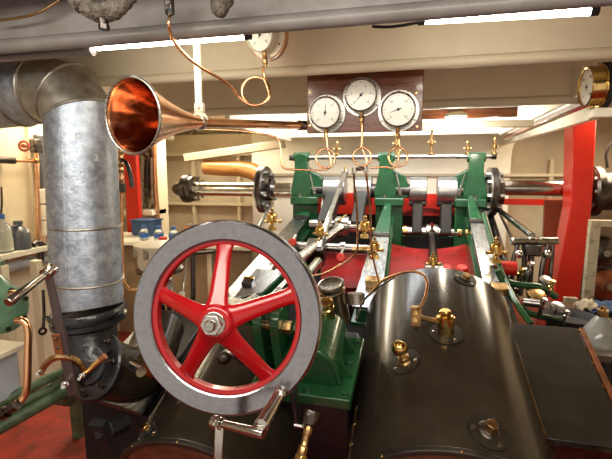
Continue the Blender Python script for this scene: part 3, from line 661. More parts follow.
# connecting rods
def conrod(a, b, r0, r1, label, big=.09, mt=steel, wid=.07, fork=True):
    a = V(a); b = V(b); d = (b-a).normalized(); t = thing('connecting_rod', label, 'connecting rod', (a+b)/2, 'connecting rods')
    MB().lathe(a+d*big, d, [(0, 0), (r0*1.5, 0), (r0, .05), (r0*1.15, (b-a).length*.5), (r1, (b-a).length-big*1.4), (0, (b-a).length-big*1.4)], 24).build('rod', mt, t)
    MB().cyl(a-X_*wid, a+X_*wid, big, n=28).build('big_end', steel, t, bev=.008)
    s_ = d.cross(X_)
    for k in (-1, 1): MB().cyl(a+s_*k*big*.9-d*big*.9, a+s_*k*big*.9+d*big*1.1, .014, n=10).build('big_end_bolt', brass, t)
    if fork: MB().box(b-d*.02, (wid*2.2, .10, .10), Matrix((X_, d, s_)).transposed()).build('crosshead_block', steel, t, bev=.01)
    return t
conrod((sx(433), pinR.y, pinR.z), EP(434, 272, -.08), .028, .038, 'grey connecting rod from the right crank pin towards the red bed', .075, dsteel, .06)
conrod((sx(351), pinL.y, pinL.z), EP(232, 310, .12), .036, .042, 'long polished connecting rod from the left crank pin passing behind the handwheel', .085, steel, .06)
conrod(Yp(345, 172, 4.2), EP(318, 250, -.02), .022, .028, 'polished eccentric rod rising steeply to the shaft, left of the copper pipes', .035, chrome, .03, False)
conrod(Yp(272, 203, 4.2), EP(254, 236, .05), .016, .016, 'thin steel rod down from the left drive disc behind the rim', .03, steel, .02, False)
# flat polished cover plate seen left through the wheel
gb = thing('crosshead_guide', 'flat polished crosshead guide with green sides, seen through the upper right of the handwheel', 'crosshead guide', EP(252, 285, .0))
q = [EP(233, 298, .16), EP(262, 292, .16), EP(283, 271, .16), EP(256, 268, .16)]
MB().hull8(q, [p-N_*.012 for p in q]).build('top_plate', brightsteel, gb, bev=.003)
MB().hull8([p-N_*.014 for p in q], [p-N_*.11 for p in q]).build('side_frame', green, gb, bev=.004)
c_ = EP(248, 282, .17); MB().box(c_, (.07, .06, .02), EM).build('wick_box', dsteel, gb); MB().box(c_+N_*.018+U_*.02, (.07, .02, .012), EM).build('wick_lid', brass, gb, bev=.002)
MB().cyl(EP(256, 312, .12), EP(300, 268, .12), .022).build('side_rod', chrome, gb)
MB().cyl(EP(279, 290, .12), EP(279, 290, .19), .020, n=16).build('oil_cup', steel, gb)
# pivot crosshead of left crank
m = thing('crosshead', 'dull steel crosshead pin with round ends, below the left crank', 'crosshead', EP(318, 262, -.1))
MB().cyl(EP(292, 246, -.08), EP(372, 250, -.08), .040, n=26).build('cross_pin', steel, m)
MB().box(EP(316, 252, -.08), (.16, .20, .16), EM).build('block', dsteel, m, bev=.015)
MB().cyl(EP(318, 262, -.03), EP(302, 282, .05), .038, n=24).build('piston_rod', chrome, m)
for p in (303, 343): MB().cyl(EP(p, 248, -.08)-X_*.02, EP(p, 248, -.08)+X_*.02, .05, n=24).build('collar', steel, m)
# red knobs
def knob(px, py, n, r, par):
    c = EP(px, py, n); d = ((CP-c).normalized()+V((0, 0, .2))).normalized()
    k = MB().lathe(c, d, [(0, -.02), (r*.7, -.02), (r, -.01), (r, .012), (r*.8, .02), (0, .02)], 20).build('red_knob', redpost, par); k['label'] = 'red round knob'
    MB().cyl(c, c+U_*.12, r*.4, n=10).build('knob_stem', steel, k)
knob(292.5, 242.5, 0, .034, m); knob(340.5, 258, -.05, .036, m); knob(446.5, 234, -.36, .034, t_crank)
# brass oil cups
def oiler(px, py, d, s, label, proto=[None]):
    c = D(px, py, d)
    if proto[0] is None:
        t = thing('oil_cup', label, 'oil cup', (0, 0, 0), 'brass oil cups')
        MB().box((0, 0, .012), (.05, .05, .024)).build('foot', brass, t, bev=.003)
        MB().lathe((0, 0, .02), (0, 0, 1), [(0, 0), (.012, 0), (.012, .02), (.03, .03), (.032, .075), (.026, .085), (.010, .088), (0, .088)], 20).build('cup', brass, t)
        MB().lathe((0, 0, .105), (0, 0, 1), [(0, 0), (.018, 0), (.018, .012), (.008, .016), (.012, .028), (.006, .038), (0, .04)], 16).build('lid', dbrass, t)
        MB().cyl((-.05, 0, .055), (.05, 0, .055), .009, n=10).build('cross_pipe', brass, t)
        MB().ball((.05, 0, .055), .014, n=10).build('pipe_cap', dbrass, t)
        proto[0] = t
    else: t = dup(proto[0], label=label)
    t.location = c-V((0, 0, .07*s)); t.scale = (s, s, s); t.rotation_euler = (0, 0, random.uniform(-.5, .5)); return t
oiler(272, 219, 3.5, 1.35, 'brass oil cup above the top right of the handwheel rim')
oiler(320, 232, 3.4, 1.2, 'brass oil cup between the left green column and the long connecting rod')
oiler(365, 227, 3.3, 1.25, 'brass oil cup seen between the two vertical copper pipes')
oiler(374.5, 248, 2.9, 1.1, 'brass oil cup on the near part of the middle slide bar')
oiler(433, 262, 2.95, 1.0, 'brass oil cup on the grey connecting rod above the black cylinder')
oiler(496, 250, 2.9, 1.3, 'brass oil cup on the right slide bar, left of the weigh shaft')
# square brass bracket under the copper pipes
tag(MB().hull8([EP(352, 250, .0), EP(378, 250, .0), EP(378, 246, .0), EP(352, 246, .0)], [p-N_*.03 for p in (EP(352, 250, .0), EP(378, 250, .0), EP(378, 246, .0), EP(352, 246, .0))]).build('brass_bracket', dbrass, bev=.003), 'flat brass bracket across the foot of the two copper pipes', 'bracket')
tag(MB().box(EP(373, 282, .0), (.10, .07, .06), EM).build('brass_block', dbrass, bev=.006), 'ribbed brass block at the near end of the middle slide bar', 'gland')
tag(MB().prism([(-.075, 0), (-.05, .05), (.05, .05), (.075, 0)], EP(499, 292, -.03), X_, N_, U_, -.04, .04).build('brass_block', dbrass, bev=.006), 'stepped brass gland block at the foot of the right slide bar', 'gland')
# ---- red bed
bd = thing('engine_bed', 'red painted engine bed and crank pit behind the right black cylinder', 'engine bed', (sx(430), SY, 1.0))
xa, xb = sx(388), sx(470)
# front sloping plate with the curved pit edge
for (pa, pb, depth) in ((396, 462, 7), (330, 377, 5)):
    tops = []
    for k in range(17):
        f = k/16; px = pa-6+(pb-pa+12)*f; py = 242+depth*math.sin(math.pi*f)**.6
        tops.append(EP(px, py, -.36))
    bots = [EP(pa-10+(pb-pa+20)*k/16, 288, -.36) for k in range(17)]
    m = MB(); vs = tops+bots; m.add(vs, [(k, k+1, 18+k, 17+k) for k in range(16)])
    m.add([v-N_*.05 for v in vs], [(k, k+1, 18+k, 17+k) for k in range(16)]); n0 = 0
    m.add(tops+[v-N_*.05 for v in tops], [(k, k+1, 18+k, 17+k) for k in range(16)])
    m.build('front_plate', redbed, bd)
MB().box(((sx(318)+sx(470))/2, 4.72, Yp(430, 205, 4.7).z), (sx(470)-sx(318), .05, .24)).build('back_rail', redpost, bd, bev=.006)
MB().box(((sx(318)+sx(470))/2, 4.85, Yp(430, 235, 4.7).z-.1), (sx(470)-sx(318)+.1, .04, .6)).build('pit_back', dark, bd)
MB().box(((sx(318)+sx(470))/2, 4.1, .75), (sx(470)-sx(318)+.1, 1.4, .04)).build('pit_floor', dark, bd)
m = MB()
for k in range(24):
    pass
arc = [(sx(396)+(sx(462)-sx(396))*k/24, Yp(430, 216-8*math.sin(math.pi*k/24), 4.66).z) for k in range(25)]
m = MB().prism(arc+[(sx(468), Yp(430, 200, 4.66).z), (sx(390), Yp(430, 200, 4.66).z)], (0, 4.66, 0), X_, (0, 0, 1), (0, 1, 0), 0, .03); m.build('arched_apron', redpost, bd)
for px, py in ((462, 268), (446, 268)):
    c = EP(px, py, -.12); MB().lathe(c, N_, [(0, -.08), (.045, -.08), (.045, 0), (.035, .012), (0, .012)], 24).build('red_boss', redpost, bd)
MB().box((sx(530), 4.62, Yp(530, 202, 4.62).z), (.75, .05, .06)).build('red_side_rail', redpost, bd)
c0 = EP(505, 268, -.05); MB().cyl(c0-X_*.07, c0+X_*.07, .05, n=24).build('red_roller', redpost, bd)
# bed plate between the columns and the cylinders in dark paint
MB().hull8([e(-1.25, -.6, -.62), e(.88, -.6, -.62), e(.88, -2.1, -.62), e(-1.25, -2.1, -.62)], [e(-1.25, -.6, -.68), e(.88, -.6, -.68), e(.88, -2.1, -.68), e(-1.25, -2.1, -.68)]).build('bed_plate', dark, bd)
for i, x in enumerate((-1.02, -.17, .60)):
    MB().hull8([e(x-.06, -.2, -.16), e(x+.06, -.2, -.16), e(x+.06, -2.2, -.19), e(x-.06, -2.2, -.19)], [e(x-.06, -.2, -.62), e(x+.06, -.2, -.62), e(x+.06, -2.2, -.62), e(x-.06, -2.2, -.62)]).build('side_frame', green, COL.objects[('slide_bar', 'slide_bar.001', 'slide_bar.002')[i]], bev=.008)
# ---- weigh shaft and levers on the right
ws = thing('weigh_shaft', 'horizontal steel weigh shaft on twin levers in front of the red column', 'valve gear', D(533, 262, 3.0))
a_ = D(511, 241, 3.0); b_ = D(558, 241, 3.0); q_ = b_-a_
MB().lathe(a_, q_, [(0, 0), (.020, 0), (.028, .01), (.028, .12), (.034, .125), (.034, .15), (.026, .155), (.026, .20), (.034, .205), (.034, .22), (.028, .225), (.028, q_.length-.01), (.018, q_.length), (0, q_.length)], 24).build('shaft', steel, ws)
def arm(pts, d, r, name='lever_arm', mt=dsteel): return MB().tube([D(x, y, d) for x, y in pts], r, 8, 3).build(name, mt, ws)
arm([(518, 244), (513, 262), (512, 292)], 3.0, .016); arm([(524, 244), (524, 270), (520, 296)], 3.02, .018)
arm([(548, 244), (542, 268), (540, 296)], 3.0, .018); arm([(553, 246), (551, 270), (549, 290)], 3.02, .014)
MB().box(D(532, 250, 2.98), (.11, .08, .08)).build('centre_bracket', dsteel, ws, bev=.01)
for px, py in ((519, 254), (547, 254)): MB().ball(D(px, py, 2.94), .030, n=18).build('ball_end', chrome, ws)
MB().cyl(D(531, 256, 3.0), D(529, 290, 3.02), .022, n=14).build('post', dsteel, ws)
for a, b, r, mt, l in (((490, 203), (532, 236), .024, chrome, 'thick bright rod from the right drive disc to the weigh shaft'), ((488, 208), (514, 292), .030, dsteel, 'dark rod dropping from the right drive disc beside the weigh shaft')):
    tag(MB().cyl(D(*a, 4.1), D(*b, 3.05), r, n=16).build('eccentric_rod', mt), l, 'rod')
tag(MB().cyl(D(496, 206, 4.15), D(519, 252, 3.1), .013, n=12).build('eccentric_rod', chrome), 'thin bright rod between the two rods right of the green slide bar', 'rod')
# green lower frame with small fittings
gf = thing('valve_gear_bed', 'curved green frame with bolts below the weigh shaft, behind the black cylinder', 'engine frame', D(530, 305, 2.7))
for pts, r in (([(508, 282), (520, 285), (540, 287), (556, 297)], .022), ([(506, 288), (516, 302), (532, 314), (560, 320)], .022), ([(497, 270), (506, 286), (516, 300)], .026)):
    MB().tube([D(x, y, 2.75) for x, y in pts], r, 10, 4).build('curved_web', green, gf)
random.seed(3)
def knot(px, py, d, s, label, mt, kind):
    c = D(px, py, d); t = thing('grease_nipple' if kind == 0 else 'bolted_cap', label, 'fitting', c)
    if kind == 0:
        MB().lathe(c, (.2, -.3, 1), [(0, 0), (.018*s, 0), (.018*s, .02*s), (.011*s, .025*s), (.011*s, .045*s), (.02*s, .05*s), (.016*s, .065*s), (0, .068*s)], 14).build('body', mt, t)
    else:
        MB().lathe(c, (.1, -.5, 1), [(0, 0), (.05*s, 0), (.055*s, .01*s), (.05*s, .022*s), (.02*s, .028*s), (0, .028*s)], 24).build('cap', mt, t)
    MB().cyl(c, c-V((0, -.02, .05*s)), .012*s, n=10).build('stem', steel, t)
knot(536, 297, 2.7, 1.15, 'round brown brass cap on the green frame below the weigh shaft', dbrass, 1)
knot(557, 308, 2.6, .8, 'pale oval steel cap at the right end of the green frame', brightsteel, 1)
knot(545, 281, 2.8, .75, 'tilted pale steel cap near the foot of the red column', steel, 1)
knot(527, 272, 2.8, 1.2, 'steel nipple between the weigh shaft levers', chrome, 0)
knot(541, 308, 2.6, 1.1, 'steel nipple beside the brown cap', chrome, 0)
knot(550, 289, 2.7, 1.0, 'brass nipple left of the red column foot', brass, 0)
knot(565, 318, 2.5, .8, 'steel nipple at the lower right of the green frame', chrome, 0)
knot(519, 276, 2.85, 1.0, 'brass nipple on the left weigh shaft lever', brass, 0)
tag(MB().cyl(D(524, 302, 2.65), D(540, 304, 2.6), .026, n=18).build('steel_roller', steel), 'short steel roller lying on the green frame', 'roller')
# lubricator cans by the pedestal
def can(px, py, px2, py2, d, r, label, mt, lidm):
    c = D(px, py, d); ax = (N_+X_*-.12).normalized(); b = c-ax*.20; t = thing('lubricator_can', label, 'oil can', b)
    L = (c-b).length; MB().lathe(b, ax, [(0, 0), (r*.95, 0), (r*.93, L*.8), (r, L*.82), (r, L*.88), (r*.9, L*.9), (r*.9, L), (0, L)], 32).build('can_body', mt, t)
    MB().lathe(c, ax, [(r*.92, -.004), (r*1.02, -.004), (r*1.02, .006), (r*.85, .010), (r*.7, .006), (0, .010)], 32).build('lid', lidm, t)
can(331, 285, 347, 326, 1.95, .062, 'taller steel lubricator can with round lid, right of the handwheel rim', mat('warm_tinned_steel', (.60, .50, .38), .22, 1, scale=14, col2=(.30, .22, .14)), steel)
can(325, 303, 338, 328, 1.80, .036, 'smaller brass lubricator can beside the taller one, behind the rim', brass, brass)
tag(MB().cyl(D(356, 293, 2.0), D(356, 304, 2.0), .042, n=24).build('steel_canister', steel), 'short steel canister lying between the copper pipe and lubricator can', 'cap')

# ================================================================== GAUGES
bp0 = Yp(307, 78, 1.80); bp1 = Yp(422, 131, 1.80)
bd_ = thing('gauge_board', 'varnished mahogany board hanging from the beam and carrying three round gauges', 'gauge board', ((bp0.x+bp1.x)/2, 1.80, bp1.z))
zt_ = 2.40; MB().box(((bp0.x+bp1.x)/2, 1.812, (zt_+bp1.z)/2+.001), (bp1.x-bp0.x, .024, zt_-bp1.z)).build('board', wood, bd_, bev=.003)
for px, py in ((310, 93), (416, 93), (310, 126), (417, 127)): MB().lathe(Yp(px, py, 1.80), (0, -1, 0), [(0, 0), (.006, 0), (.005, .003), (0, .004)], 14).build('screw', brass, bd_)
def gauge(c, r, label, ang, stem=True, M=None, mt=steel, numerals=('0', '2', '4', '6', '8'), flange=1.27, shift=(0, 0), group=None, back=None):
    """built facing -Y about the origin, then placed"""
    t = thing('pressure_gauge', label, 'gauge', (0, 0, 0), group)
    fx, fz = shift
    MB().lathe((0, 0, 0), (0, -1, 0), [(0, 0), (r*flange, 0), (r*flange, .004), (r*(flange-.03), .006), (r*1.02, .006), (0, .006)], 64).build('mounting_flange', mt, t)
    MB().lathe((0, 0, 0), (0, -1, 0), [(0, .006), (r*1.02, .006), (r*1.02, .038), (r*1.04, .039), (r*1.04, .048), (r*.99, .052), (r*.94, .050), (r*.93, .044), (0, .044)], 64).build('case', mt, t)
    f = MB().lathe((0, -.0442, 0), (0, -1, 0), [(0, 0), (r*.93, 0), (r*.93, .0006), (0, .0006)], 56).build('dial', dial, t)
    m = MB()
    for k in range(25):
        a_ = R(225-270*k/24); L = .10 if k % 4 == 0 else .05; rr = r*.86
        d = V((math.cos(a_), 0, math.sin(a_))); s_ = V((-math.sin(a_), 0, math.cos(a_)))
        a = d*rr; b = d*(rr-r*L); w_ = .0006 if k % 4 else .0010; y = V((0, -.0451, 0))
        m.add([a+s_*w_+y, a-s_*w_+y, b-s_*w_+y, b+s_*w_+y], [(0, 1, 2, 3)])
    m.build('scale_marks', ink, f)
    for k, tx in enumerate(numerals):
        a_ = R(225-270*k/(len(numerals)-1))
        text_mb(tx, r*.20, V((math.cos(a_)*r*.62, -.0451, math.sin(a_)*r*.62)), (1, 0, 0), (0, 0, 1)).build('numeral', ink, f)
    a_ = R(ang); d = V((math.cos(a_), 0, math.sin(a_))); s_ = V((-math.sin(a_), 0, math.cos(a_))); y = V((0, -.047, 0))
    n = MB(); n.add([-d*r*.2+s_*.0022+y, -d*r*.2-s_*.0022+y, d*r*.72+y], [(0, 1, 2)]); n.lathe((0, -.0452, 0), (0, -1, 0), [(0, 0), (r*.085, 0), (r*.085, .003), (0, .004)], 20)
    n.build('needle', ink, t)
    for k in range(3):
        a2 = R(90+120*k); MB().lathe((math.cos(a2)*r*1.16, -.006, math.sin(a2)*r*1.16), (0, -1, 0), [(0, 0), (.0035, 0), (.003, .002), (0, .0025)], 10).build('flange_screw', dsteel, t)
    if stem:
        MB().lathe((0, -.024, -r*1.0), (0, 0, -1), [(0, 0), (.0085, 0), (.0085, .022), (.007, .024), (.010, .026), (.010, .038), (.006, .042), (.006, .05), (0, .05)], 8).build('brass_union', dbrass, t)
    if back: MB().lathe((0, 0, 0), (0, 1, 0), [(0, 0), (r*back, 0), (r*back, .018), (0, .018)], 56).build('wooden_ring', oak, t)
    t.location = c
    if M is not None: t.rotation_euler = M.to_euler()
    return t
GY = 1.799
gauge(Yp(327, 114, GY), .063, 'left gauge on the mahogany board, needle pointing straight up', 85, numerals=('0', '5', '10', '15'), group='gauges on the mahogany board')
gauge(Yp(362, 97, GY), .063, 'middle gauge on the mahogany board, mounted highest, needle pointing lower left', 231, numerals=('0', '2', '4', '6', '8', '10'), group='gauges on the mahogany board')
gauge(Yp(398.5, 111, GY), .066, 'rightmost gauge on the mahogany board, lower than the middle one', 200, numerals=('0', '10', '20', '30'), group='gauges on the mahogany board')
def face(n):  # rotation turning -Y to direction n
    n = V(n).normalized(); x = n.cross(V((0, 0, 1))).normalized()*-1; z = x.cross(-n)
    return Matrix((x, -n, z)).transposed()
gt = D(267, 37, 1.52); gauge(gt, .054, 'gauge half hidden by the grey beam, above the copper pipe loop', 70, M=face((-.28, -1, -.12)), mt=white, back=1.50, numerals=('0', '5', '10'), flange=1.38)
gs = D(600, 86, 1.62); gauge(gs, .073, 'brass rimmed gauge seen nearly edge on at the right edge of the photo', 100, M=face((-1, .0, -.04)), mt=brass, flange=1.12, numerals=('0', '40', '80', '120'))
gm = thing('gauge_bracket', 'grey painted bracket with black pad behind the brass rimmed gauge at far right', 'bracket', D(606, 86, 1.68))
nn = V((1, .0, .04)).normalized()
MB().cyl(gs+nn*.003, gs+nn*.022, .086, n=44).build('black_pad', rubber, gm); MB().cyl(gs+nn*.028, gs+nn*.2, .06, n=36).build('grey_tube', greybeam, gm)
tag(MB().box(D(606, 113, 1.6), (.10, .05, .035)).build('white_bracket', white, bev=.004), 'small white bracket below the brass rimmed gauge at right edge', 'bracket')
# ---- siphon pipes
def loop(cx, cy, r, d, n=22, a0=90, turns=1.0, cw=1, dz=.012):
    return [D(cx+r*math.cos(R(a0)+cw*2*math.pi*turns*k/n), cy-r*math.sin(R(a0)+cw*2*math.pi*turns*k/n), d+dz*k/n) for k in range(n+1)]
def pipe(pts, r, label, mt=copper, nm='copper_pipe', grp=None, smooth=3): return tag(MB().tube(pts, r, 10, smooth).build(nm, mt), label, 'cable' if nm == 'cable' else 'pipe', grp)
d0 = 1.74
pipe([D(326, 133, d0), D(327, 143, d0)]+loop(325.5, 158.5, 9.5, d0, a0=75, turns=-1.15 if False else 1.0, cw=-1)+[D(331, 166, d0+.01), D(322, 170, d0+.01), D(305, 170, d0+.01), D(287, 169, d0), D(281.5, 165, d0), D(281, 152, d0), D(279, 141, d0), D(272, 136, d0), D(240, 131, d0+.02), D(204, 129.5, d0+.03)], .0042, 'copper siphon loop below the left gauge with a tail running left')
pipe([D(362, 116, d0), D(362, 140, d0), D(361, 147, d0)]+loop(362, 157, 9, d0, a0=88, cw=1)[1:]+[D(367, 164, d0+.01), D(361, 169, d0+.01)], .0042, 'copper siphon loop hanging below the middle gauge')
pipe([D(398, 130, d0), D(399, 141, d0), D(400, 147, d0)]+loop(398, 157, 9.5, d0, a0=80, cw=-1)[1:]+[D(396, 167, d0+.01), D(385, 167, d0+.01), D(370, 168, d0+.01)], .0042, 'copper siphon loop below the right gauge, tail running to the tee')
tee = thing('pipe_union', 'silvery pipe union joining the siphon pipes above the left crank', 'pipe fitting', D(361, 169, d0+.01))
MB().cyl(D(353, 170, d0+.012), D(368, 168, d0+.012), .008, n=8).build('body', chrome, tee)
for px in (354, 366): MB().cyl(D(px, 167.5, d0+.012), D(px, 173.5, d0+.012), .010, n=8).build('nut', steel, tee)
pipe([D(354, 172, d0+.01), D(354.5, 185, 1.80), D(357, 210, 1.88), D(357.5, 240, 1.96), D(357, 250, 2.0), D(350, 259, 2.04), D(340, 265, 2.06), D(325, 273, 2.08), D(312, 276, 2.1)], .0050, 'left copper pipe dropping past the left crank and bending left', smooth=4)
pipe([D(366, 172, d0+.01), D(368, 190, 1.80), D(370.5, 215, 1.88), D(371, 245, 1.96), D(374, 262, 2.0), D(379, 282, 2.03)], .0050, 'right copper pipe dropping in front of the middle green column', smooth=4)
pipe([D(363, 301, 1.9), D(372, 292, 1.85), D(382, 281, 1.8), D(395, 275, 1.74), D(410, 271.5, 1.68), D(422, 274, 1.62), D(427, 282, 1.57), D(426, 294, 1.52), D(422, 304, 1.48), D(418, 309, 1.46)], .0055, 'copper pipe arching over the black cylinder to the small valve block', smooth=4)
pipe([D(356, 320, 1.75), D(364, 300, 1.86), D(378, 288, 1.86), D(395, 277, 1.80)], .0045, 'dark pipe running beside the arched copper pipe', dsteel, 'steel_pipe', smooth=4)
gp = [D(262, 56, 1.44), D(263, 66, 1.46), D(264, 74, 1.47)]
pipe([D(262.5, 66, 1.46), D(264, 74, 1.47)]+loop(256, 91.5, 14.0, 1.47, a0=50, cw=-1, turns=1.0, dz=-.02)[1:]+[D(269.5, 97, 1.45), D(262, 104, 1.45), D(250, 105, 1.44), D(240, 98, 1.43), D(232, 88, 1.41), D(222, 80, 1.38), D(200, 67, 1.33), D(184, 54, 1.28), D(173, 40, 1.24), D(169, 26, 1.2), D(170, 14, 1.2)], .0050, 'long copper pipe looping below the hidden gauge and rising left to the grey beam')
un = thing('pipe_union', 'dark pipe union on the grey beam where the long copper pipe ends', 'pipe fitting', D(170, 14, 1.19))
MB().box(D(169.5, 5, 1.19), (.022, .02, .05)).build('block', dsteel, un, bev=.003); MB().hexb(D(170, 15, 1.19), (0, 0, 1), .011, .014).build('nut', black, un)
# ---- copper speaking horn
A = D(132, 116, 1.17); B = D(203, 123, 1.44); C3 = D(303, 125.5, 1.92); ax = (B-A).normalized(); L = (B-A).length
hn = thing('copper_horn', 'polished copper speaking horn with open bell facing the viewer at upper left', 'horn', A)
rb = .104
MB().lathe(A, ax, [(rb, 0), (rb*.80, L*.16), (rb*.60, L*.34), (rb*.38, L*.58), (.022, L*.84), (.016, L), (.013, L), (.019, L*.84), (rb*.36, L*.58), (rb*.58, L*.34), (rb*.785, L*.16), (rb*.975, .0)], 80, closed=True).build('bell', copper, hn, ang=60)
MB().lathe(A, ax, [(rb*.972, .001), (rb*.78, L*.16), (rb*.575, L*.34), (rb*.355, L*.58), (.017, L*.84), (.010, L*.97), (0, L*.97)], 80).build('bell_inside', copperin, hn, ang=60)
MB().torus(A, ax, rb, .0042, 80, 10).build('rolled_rim', steel, hn)
MB().lathe(B-ax*.02, ax, [(0, 0), (.019, 0), (.022, .004), (.022, .016), (.019, .02), (0, .02)], 24).build('ferrule', chrome, hn)
MB().tube([B, C3], .0165, 24, 1).build('speaking_tube', copper, hn)
MB().cyl(C3-(C3-B).normalized()*.03, C3+(C3-B).normalized()*.02, .022, n=20).build('end_collar', dsteel, hn)
hg = thing('horn_hanger', 'white painted strap and clip holding up the copper horn', 'bracket', D(198, 120, 1.46))
c0 = D(197.5, 30, 1.50); c1 = D(198, 114, 1.47)
MB().box((c0+c1)/2, (.026, .008, (c0-c1).length)).build('strap', white, hg, bev=.002)
cc = D(200, 121, 1.45)
MB().ring(cc-(C3-B).normalized()*.012, (C3-B), .030, .0195, .024, 32).build('clip', white, hg, bev=.002)
MB().box(cc+V((0, 0, .045)), (.034, .018, .03)).build('clip_lug', white, hg, bev=.003); MB().hexb(cc+V((0, -.012, .045)), (0, -1, 0), .008, .008).build('clip_bolt', white, hg)
# ================================================================== RED COLUMNS
rc = thing('red_column', 'tall red steel column at right with its lower half slanting to the left', 'column', Yp(570, 310, 4.0)); rc.location.z = FZ
yf = 4.0
P = [Yp(571, 127, yf), Yp(595, 127, yf), Yp(592, 206, yf), Yp(579, 302, yf), Yp(553, 302, yf), Yp(571, 206, yf)]
pl = [(p.x, p.z) for p in P]; xb = pl[4][0]; w_ = pl[3][0]-xb
pl = [(pl[0][0], 2.6), (pl[1][0], 2.6), pl[2], pl[3], (pl[3][0]-.12, FZ), (xb-.12, FZ), pl[4], pl[5]]
MB().prism(pl, (0, yf, 0), X_, (0, 0, 1), (0, 1, 0), 0, .21).build('box_post', redpost, rc, bev=.008)
pl2 = [(pl[5][0]-.03, FZ), (pl[4][0]-.05, FZ), (pl[7][0]+.02, pl[7][1]), (pl[7][0]-.02, pl[7][1])]
MB().box((Yp(572, 100, yf).x+.1, yf+.1, 2.56), (.34, .4, .03)).build('head_plate', redpost, rc)
# red brown gusset plate to its left
q0, q1, q2, q3 = Yp(545, 200, 4.45), Yp(572, 200, 4.45), V((Yp(560, 330, 4.45).x, 4.45, FZ)), V((Yp(540, 330, 4.45).x, 4.45, FZ))
tag(MB().hull8([q0, q1, q2, q3], [p+V((0, .04, 0)) for p in (q0, q1, q2, q3)]).build('steel_gusset_plate', mat('rust_red_primer', (.36, .07, .025), .45, scale=5, col2=(.24, .04, .018))), 'rust red steel plate standing just left of the tall red column', 'plate')
lc = thing('red_column', 'red steel column on the left between the galvanised duct and hanging spanners', 'column', Yp(129, 243, 4.2)); lc.location.z = FZ
a = Yp(122, 160, 4.2); b = Yp(135, 160, 4.2)
MB().box(((a.x+b.x)/2, 4.25, (2.6+FZ)/2), (b.x-a.x, .06, 2.6-FZ)).build('post', redpost, lc, bev=.006)
MB().box(((a.x+b.x)/2, 4.3, 2.56), (.26, .3, .03)).build('head_plate', redpost, lc)

# ================================================================== LEFT SIDE
def Xp(px, py, x): r = ray(px, py); return CP + r*(x/r.x)
p0 = Xp(-12, 258, -2.62); p1 = Xp(60, 252, -2.62)
ls = thing('wall_shelf', 'white painted shelf ledge on the left wall carrying two bottles', 'shelf', (-2.7, 2.4, p0.z))
zs = Xp(8, 252, -2.62).z
MB().box((-2.66, 2.45, zs-.02), (.18, 1.7, .04)).build('shelf_board', white, ls, bev=.004)
for y in (2.0, 3.0): MB().prism([(0, 0), (.12, 0), (0, -.14)], (-2.75, 0, zs-.04), X_, (0, 0, 1), (0, 1, 0), y, y+.03).build('shelf_bracket', cream, ls)
tag(MB().cyl((-2.64, 1.2, zs-.115), (-2.64, 2.68, zs-.115), .038).build('grey_pipe', mat('grey_painted_pipe', (.42, .42, .42), .4, scale=6, var=.1)), 'grey painted pipe along the left wall below the white shelf', 'pipe')
def bottle(px, d_x, h, r, label, bm, cm, handle=False, zz=None):
    c = Xp(px, 245, d_x); c.z = zs if zz is None else zz; t = thing('bottle', label, 'bottle', c)
    MB().lathe(c, (0, 0, 1), [(0, 0), (r, 0), (r, h*.55), (r*.9, h*.66), (r*.35, h*.82), (r*.32, h*.9), (0, h*.9)], 28).build('bottle_body', bm, t)
    MB().cyl(c+V((0, 0, h*.88)), c+V((0, 0, h)), r*.42, n=18).build('bottle_cap', cm, t)
    if handle: MB().tube([c+V((.02, -r*.3, h*.85)), c+V((.02, -r*1.1, h*.8)), c+V((.02, -r*1.2, h*.55)), c+V((.02, -r*.95, h*.4))], .010, 8).build('bottle_handle', bm, t)
    return c
smoke = mat('dark_grey_jug', (.10, .11, .12), .3, scale=6, coat=.4)
c = bottle(3, -2.64, .26, .062, 'clear bottle with blue cap on the white shelf at the left edge', glass, blue)
MB()
tag(MB().tube([c+V((0, 0, .24)), c+V((0, .02, .32)), c+V((0, .03, .44))], .006, 8).build('pump_spout', dsteel), 'thin dark spout rising from the blue capped bottle', 'spout')
bottle(20, -2.64, .20, .070, 'dark grey jug with handle on the white shelf beside the clear bottle', smoke, smoke, True)
# copper pipework on the wall
X0 = -2.68
cp = thing('copper_riser', 'copper riser pipe with branch and red handled valve on the left wall', 'pipe', Xp(37, 245, X0))
MB().cyl(Xp(38.5, 248, X0), Xp(37, 140, X0), .019, n=16).build('riser', copper, cp)
MB().cyl(Xp(-5, 160, X0), Xp(37, 161, X0), .014, n=14).build('branch', copper, cp)
MB().cyl(Xp(-5, 159.5, X0), Xp(14, 160.5, X0), .026, n=10).build('branch_valve', dsteel, cp)
MB().cyl(Xp(36, 161, X0)-V((0, .025, 0)), Xp(36, 161, X0)+V((0, .03, 0)), .022, n=14).build('tee', dbrass, cp)
v0 = Xp(36, 146, X0); MB().box(v0, (.06, .07, .10)).build('valve_body', dsteel, cp, bev=.01)
MB().cyl(v0, Xp(25, 146, X0+.05), .009, n=10).build('valve_stem', dsteel, cp)
h0 = Xp(24, 146, X0+.05); MB().torus(h0, (.4, -1, 0), .032, .009, 24, 8).cyl(h0-V((.012, -.02, 0)), h0+V((.012, -.02, 0)), .014).build('valve_handwheel', mat('red_brown_handwheel', (.35, .07, .03), .4, scale=8), cp)
q = Xp(46, 162, X0); tag(MB().box(q, (.05, .16, .40)).build('dark_box', smoke, bev=.01), 'dark grey box on the left wall beside the copper riser', 'box')
q = Xp(45, 212, X0); rl = thing('paper_roll', 'off white rolls stacked on the left wall below the dark box', 'roll', q)
for dz in (-.12, 0, .12): MB().cyl(q+V((0, 0, dz-.055)), q+V((0, 0, dz+.055)), .055, n=24).build('roll', white, rl, bev=.005)
q = Xp(51, 218, X0); tag(MB().box(q, (.06, .07, .38)).build('fire_extinguisher_panel', redpost, bev=.01), 'narrow red upright partly hidden behind the galvanised duct', 'panel')
